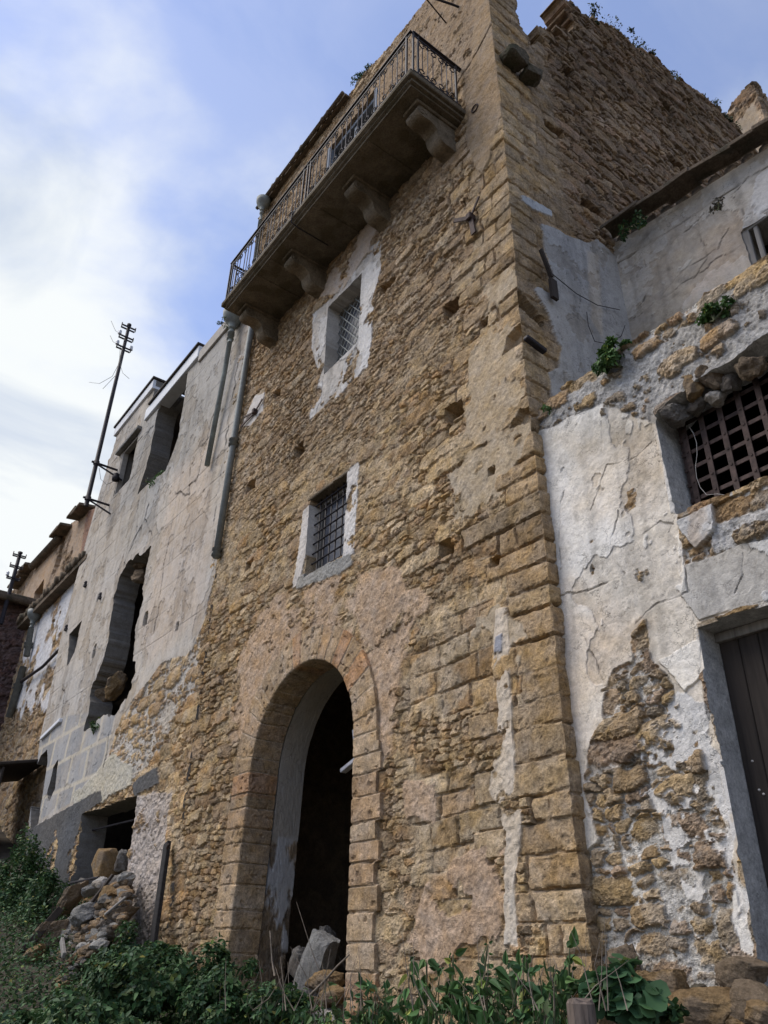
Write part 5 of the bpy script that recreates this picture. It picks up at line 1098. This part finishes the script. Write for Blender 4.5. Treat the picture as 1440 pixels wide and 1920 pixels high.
# undergrowth nobody could count
rg = np.random.RandomState(12); n = 36000
X_ = rg.uniform(-17, -1.6, n); Y_ = -rg.uniform(.1, 2.6, n)**1.0; keep = ~((X_ > -3.3) & (Y_ > -1.0)); X_, Y_ = X_[keep], Y_[keep]; n = len(X_)
Zg = ground_z(X_, Y_)+rg.uniform(0, 1, n)**1.6*(.10+.55*fbm(X_*1.1+60, Y_*1.1+60, 3, 3)**2*sst(-5, -9, X_)+.12*fbm(X_*2+60, Y_*2+60, 2, 3))
gc = link('ground_cover', leaves_mesh('ground_cover', np.stack([X_, Y_, Zg], -1), np.tile([0, -.2, .5], (n, 1)), .06, rg, 'plain', GREENS), M['leaf']); tag(gc, 'low green undergrowth covering the slope at the foot of the walls', 'undergrowth', None, 'stuff')

# ------------------------------------------------------------------ fallen stones, boards, post, poles
SG = 'fallen stones of the rubble heap'
def stone(label, px, py, Y, spx, mat, seed, flat=(1, 1, 1), rot=(0, 0, 0), group=None, name='fallen_stone', **k):
    s_ = sz(px, py, Y, spx)/2*(.80 if group else 1.0); o = place_rock(name, M[mat], at(px, py, Y), (s_*1.15, s_*1.05, s_*1.15), rot, seed, None, flat=flat, **k); tag(o, label, 'stone', group); return o
stone('squared ochre block on top of the rubble heap', 199, 1618, -.15, 44, 'ochre', 1, (.85, .9, 1.1), (.05, 0, .2), SG, 'squared_block', cubic=1.0, rough=.05)
stone('grey white stone right of the squared ochre block', 227, 1615, -.05, 30, 'greystone', 2, (.8, 1, 1.3), (.2, .3, 0), SG)
stone('grey boulder just below the white stones, against the wall edge', 222, 1656, -.3, 44, 'greystone', 3, (1.1, 1, .9), (.2, .1, .5), SG)
stone('small white stone beneath the squared ochre block', 190, 1654, -.4, 24, 'palerock', 4, (1.2, 1, .7), (.1, .2, .3), SG)
stone('dark stone at the left end of the thin rod', 154, 1662, -.35, 26, 'greystone', 20, (1.2, 1, .8), (.1, .4, .8), SG)
stone('white flat stone beside the dark stick', 172, 1668, -.45, 30, 'cement', 21, (1.5, 1, .6), (.1, -.3, .3), SG)
stone('rounded ochre stone in the middle of the heap', 204, 1690, -.55, 42, 'ochre', 5, (1.1, 1, .85), (.1, .6, .2), SG)
stone('speckled grey slab below the rounded ochre stone', 157, 1712, -.75, 52, 'cement', 6, (1.2, 1, .65), (.2, -.3, .4), SG)
stone('long brown slab tilted across the top left of the heap', 137, 1683, -.6, 58, 'brownrock', 7, (1.5, .7, .40), (.1, -.75, .1), SG)
stone('big brown rock low on the left of the heap', 82, 1768, -1.0, 78, 'brownrock', 8, (1.3, 1, .65), (.1, -.35, .3), SG)
stone('dark rock half hidden in the bushes below the big brown rock', 46, 1808, -1.25, 66, 'darkstone', 9, (1.3, 1, .7), (.1, -.1, .6), SG)
stone('pale broken slab at the far lower left of the heap', 22, 1856, -1.5, 44, 'greystone', 10, (1.5, 1, .45), (.2, -.3, .2), SG)
stone('reddish rock under the dark rock', 58, 1790, -1.3, 40, 'ochre', 22, (1.2, 1, .6), (.3, -.2, .2), SG)
stone('brown flat rock at the right foot of the heap', 222, 1718, -.6, 56, 'brownrock', 11, (1.3, 1, .45), (.1, -.3, .3), SG)
stone('layered grey rock below the flat brown rock', 212, 1748, -.7, 46, 'greystone', 12, (1.3, 1, .5), (.1, -.2, .7), SG)
rg = np.random.RandomState(8); V = []; Q = []; nv = 0; Cc = []
for k in range(1300):
    px, py = rg.uniform(10, 240), 0; t = (px-40)/200; py = 1830-185*t+rg.uniform(-12, 110)*(1.1-t*.5); Y = -.15-(py-1600)/200*.75+rg.uniform(-.1, .1)
    me = rock_mesh('tmp', (sz(px, py, Y, 3+11*rg.uniform(0, 1)**2.2),)*3, 500+k, (1.2, 1, .7), 2); v = np.empty(len(me.vertices)*3, f32); me.vertices.foreach_get('co', v); v = v.reshape(-1, 3)
    a = rg.uniform(0, 6); v = v@np.array([[math.cos(a), math.sin(a), 0], [-math.sin(a), math.cos(a), 0], [0, .3, 1]]); q = np.array([p.vertices[:] for p in me.polygons]); Q.append(q+nv); V.append(v+at(px, py, Y)); nv += len(v); bpy.data.meshes.remove(me)
    c = np.array([(.26, .19, .12), (.24, .22, .19), (.16, .13, .10), (.36, .34, .30), (.32, .21, .11)][rg.randint(5)])*rg.uniform(.7, 1.2); Cc.append(np.tile([*c, 1], (len(v), 1)))
rf = np.concatenate(V), np.concatenate(Q), np.concatenate(Cc)
V = []; Q = []; nv = 0; Cc = []
for k in range(260):
    me = rock_mesh('tmp', (.02+.09*rg.uniform()**2.5,)*3, 1500+k, (1.2, 1, .7), 2); v = np.empty(len(me.vertices)*3, f32); me.vertices.foreach_get('co', v); v = v.reshape(-1, 3); q = np.array([p.vertices[:] for p in me.polygons]); bpy.data.meshes.remove(me)
    x = rg.uniform(-9.1, -6.95); y = rg.uniform(-.1, 1.6); z = -.52+.20*y*rg.uniform(.4, 1)+.10*math.exp(-((x+7.8)/.5)**2)+.02
    Q.append(q+nv); V.append(v+np.array([x, y, z])); nv += len(v); c = np.array([(.30, .22, .14), (.28, .255, .22), (.20, .16, .12), (.40, .37, .33), (.34, .23, .12)][rg.randint(5)])*rg.uniform(.7, 1.2); Cc.append(np.tile([*c, 1], (len(v), 1)))
tag(link('doorway_debris', np_mesh('doorway_debris', np.concatenate(V), np.concatenate(Q), np.concatenate(Cc), False), M['masonry']), 'small broken masonry scattered over the floor of the arched doorway', 'rubble', None, 'stuff')
V, Q, Cc = [rf[0]], [rf[1]], [rf[2]]
tag(link('rubble_fill', np_mesh('rubble_fill', np.concatenate(V), np.concatenate(Q), np.concatenate(Cc), False), M['masonry']), 'small loose rubble between the larger fallen stones of the heap', 'rubble', None, 'stuff')
def board(name, label, cat, p, q, w, t, mat, up=(0, 1, 0), group=None):
    return tag(MB().bar(p, q, w, t, up, .006).build(name, M[mat]), label, cat, group)
board('rod', 'thin dark metal rod poking out of the rubble heap below the squared block', 'rod', at(131, 1656, -.5), at(184, 1645, -.3), .03, .03, 'iron')
board('stick', 'broken dark stick standing steeply in the rubble heap', 'stick', at(172, 1692, -.7), at(212, 1640, -.5), .05, .04, 'wooddark')
board('stick', 'thin grey lath lying at the right foot of the rubble heap', 'stick', at(196, 1716, -.8), at(236, 1682, -.6), .035, .03, 'woodgrey')
board('beam', 'rotten dark beam sloping down the left of the rubble heap', 'beam', at(42, 1786, -1.35), at(112, 1706, -.9), .13, .10, 'wooddark')
board('plank', 'pale splintered upright plank end in the bushes under the heap', 'plank', at(116, 1762, -1.3), at(120, 1792, -1.35), .07, .04, 'woodgrey')
pk = thing('charred_plank', 'blackened plank leaning upright against the rubble wall between heap and arch', 'plank', tuple(at(288, 1770, -.25)))
MB().bar(at(284, 1790, -.30), at(314, 1580, -.10), .14, .06, (0, 1, 0), .008).build('plank', M['char'], pk)
MB().tube([at(314, 1590, -.15), at(316, 1584, -.2)], .02, 6).build('bolt', M['rust'], pk)
# inside the doorway
stone('pale slab leaning on edge in the doorway', 592, 1822, .35, 100, 'cement', 30, (.45, .35, 1.0), (.1, .42, .2), None, 'stone_slab', cubic=1.0, rough=.07)
stone('grey stone in the doorway, left of the leaning slab', 562, 1808, .5, 44, 'greystone', 31, (1, 1, 1.1), (.2, .3, .1), None)
stone('small pale pointed stone in the doorway behind the leaning slab', 616, 1758, .9, 30, 'greystone', 32, (.8, 1, 1.2), (.2, .1, .4), None)
stone('ochre stone in the doorway at the foot of the leaning slab', 606, 1845, .15, 46, 'ochre', 33, (1.1, 1, .7), (.1, .1, .4), None)
stone('cracked ochre stone low beside the right jamb of the doorway', 625, 1868, .1, 40, 'ochre', 34, (1.1, 1, .7), (.1, -.2, .1), None)
tag(MB().add([(-10, -.05, -.75), (-5.2, -.05, -.75), (-5.2, 5.1, -.35), (-10, 5.1, -.25)], [(0, 1, 2, 3)]).add([(-10, -.05, -.78), (-5.2, -.05, -.78), (-5.2, 5.1, -.8), (-10, 5.1, -.8)], [(3, 2, 1, 0)]).build('hall_floor', M['soil']), kind='structure')
fr = thing('broken_door_frame', 'splintered white door frame hanging in the dark arched doorway', 'door frame', tuple(at(668, 1425, .75)))
MB().bar(at(643, 1446, .8), at(690, 1408, .75), .085, .05, (0, 0, 1), .006).build('rail', M['woodwhite'], fr)
MB().bar(at(664, 1368, .75), at(671, 1430, .75), .045, .04, (0, 1, 0), .005).build('upright', M['woodwhite'], fr)
# loose stones at the foot of the right wall
LS = 'loose boulders at the foot of the right wall'
stone('biggest ochre boulder, at the bottom edge right of the mallow', 1305, 1893, -.22, 112, 'ochre', 41, (1.2, 1, .62), (.1, .05, .2), LS)
stone('grey brown block right of the biggest ochre boulder', 1412, 1886, -.12, 84, 'brownrock', 42, (1.1, .8, .8), (.1, .05, .1), LS, cubic=.80, rough=.16)
stone('brown stone above the grey brown block, under the door', 1395, 1822, -.02, 76, 'brownrock', 43, (1.2, .8, .75), (.1, .1, .2), LS)
stone('pinkish rounded stone above the mallow plant', 1206, 1842, -.03, 40, 'ochre', 44, (1, .9, .95), (0, .3, .2), LS)
stone('light squarish stone right of the pinkish rounded stone', 1250, 1855, -.02, 58, 'ochre', 45, (1.1, .8, .85), (0, -.2, .1), LS, cubic=.85)
stone('small dark round stone between light squarish stone and brown stone', 1308, 1860, -.05, 34, 'darkstone', 46, (1, .9, .95), (0, .1, .2), LS)
stone('flat brown stone at the bottom left of the biggest boulder', 1225, 1893, -.15, 46, 'brownrock', 47, (1.2, 1, .7), (0, .2, .3), LS)
stone('reddish boulder at the bottom right corner, on the grey brown block', 1440, 1905, -.35, 60, 'ochre', 48, (1.2, 1, .6), (0, .2, .3), LS)
stone('tilted wedge stone at the foot of the lowest corner block', 1165, 1800, -.02, 58, 'brownrock', 49, (1.2, .7, .8), (0, -.25, .1), LS)
po = MB(); c = at(1088, 1876, -1.5); rg = np.random.RandomState(4); n = 14; rings = []
for k, z in enumerate((0, -.012, -.05, -.12, -.25, -.45, -.9)):
    rings.append([c+np.array([0, 0, z+(.012*math.sin(j*2.4) if k == 0 else 0)])+(.055 if k == 0 else .066)*(1+.10*math.sin(j*3.1)+.05*math.sin(j*5.3+k*.6))*np.array([math.cos(2*math.pi*j/n), math.sin(2*math.pi*j/n), 0]) for j in range(n)])
po.add([v for r_ in rings for v in r_], [(i*n+j, (i+1)*n+j, (i+1)*n+(j+1) % n, i*n+(j+1) % n) for i in range(6) for j in range(n)]+[tuple(range(n))])
tag(po.build('wooden_post', M['post']), 'short weathered wooden post standing in the weeds at the bottom right', 'post')

def pole(label, foot, z1, arms, r, bracket=None, group=None, ins=()):
    x, y, z0 = foot; root = thing('utility_pole', label, 'utility pole', foot, group)
    b = MB(); b.tube([(x, y, z0-.12), (x, y, z0+(z1-z0)*.55), (x, y, z1)], [r, r*.92, r*.8], 12); b.tube([(x, y, z1), (x, y, z1+.05)], r*1.1, 10); b.build('mast', M['iron'], root)
    for k, dz in enumerate(arms):
        zz = z1-dz; a = MB(); L_ = .20; a.bar((x+r, y-L_, zz), (x+r, y+L_, zz), .03, .04); a.bar((x-r, y-L_, zz), (x-r, y+L_, zz), .03, .04)
        for s_ in (-1, 1): a.tube([(x, y+s_*L_, zz-.03), (x, y+s_*L_, zz+.12)], .016, 6)
        ao = a.build('crossarm', M['iron'], root)
        for (kk, s_) in ins:
            if kk == k: MB().lathe((x, y+s_*L_, zz+.05), [(.03, 0), (.055, .01), (.05, .05), (.035, .06), (.05, .08), (.045, .13), (.02, .15)], 10).build('insulator', M['porcelain'], ao)
    if bracket:
        for zz in bracket:
            c_ = MB(); c_.bar((x-.0, y-.12, zz), (x, .06, zz), .05, .04); c_.bar((x, y, zz-.02), (x+.30, .05, zz-.42), .05, .03); c_.tube([(x, y, zz-.05), (x, y, zz+.05)], r*1.35, 10); c_.build('bracket', M['iron'], root)
    return root
pl_ = pole('dark iron utility pole with three crossarms bracketed to the left edge of the plastered house', (-18.42, -.6, 9.95), 15.85, (.10, .48, .86), .058, (11.12, 10.05), None, ((1, -1), (2, -1), (2, 1)))
T = np.array([-18.42, -.6, 0])
for pts in ([(0, -.2, 15.45), (-.15, -.3, 15.6), (-.3, -.45, 16.0)], [(0, -.2, 15.05), (-.1, -.3, 15.15), (-.2, -.4, 15.4)], [(0, .0, 14.9), (.1, 0, 14.3), (.35, .05, 13.9), (.75, .15, 13.5)], [(0, 0, 14.6), (-.1, -.1, 14.0), (-.5, -.3, 13.9), (-.9, -.5, 14.1)], [(0, -.1, 15.0), (.02, -.05, 14.6), (.0, -.0, 14.1), (-.4, -.2, 13.7)], [(0, .1, 11.0), (.0, .2, 10.7), (.1, .35, 10.55), (.25, .5, 10.65)]):
    MB().tube([T+np.array(p) for p in pts], .006, 4).build('loose_wire', M['wire'], pl_)
MB().lathe((-18.1, -.12, 10.6), [(.03, 0), (.09, .02), (.10, .12), (.06, .15), (.08, .2), (.02, .25)], 10).build('insulator', M['iron'], pl_)
p2 = onY(22, 1085, -.5); f2 = onY(15, 1120, -.5); t2 = onY(28, 1050, -.5)
pole('small distant utility pole with three crossarms above the cottage roof at the far left', (f2[0], -.5, f2[2]-.8), t2[2], (.10, .50, .92), .07, None, None, ((2, -1),))
# dry stalks and grasses standing out of the weeds
rg = np.random.RandomState(31); b = MB()
for k in range(80):
    px = rg.uniform(120, 1180); Y = -rg.uniform(.5, 1.4); p = at(px, 1895, Y); h = rg.uniform(.12, .42); q = p+np.array([rg.normal()*.12, rg.normal()*.1, h])
    b.tube([p, (p+q)/2+rg.normal(size=3)*.02, q], [.004, .003, .0012], 4)
tag(b.build('dry_stalks', M['drystem']), 'thin dry stalks standing among the weeds along the foot of the walls', 'dry grass', None, 'stuff')
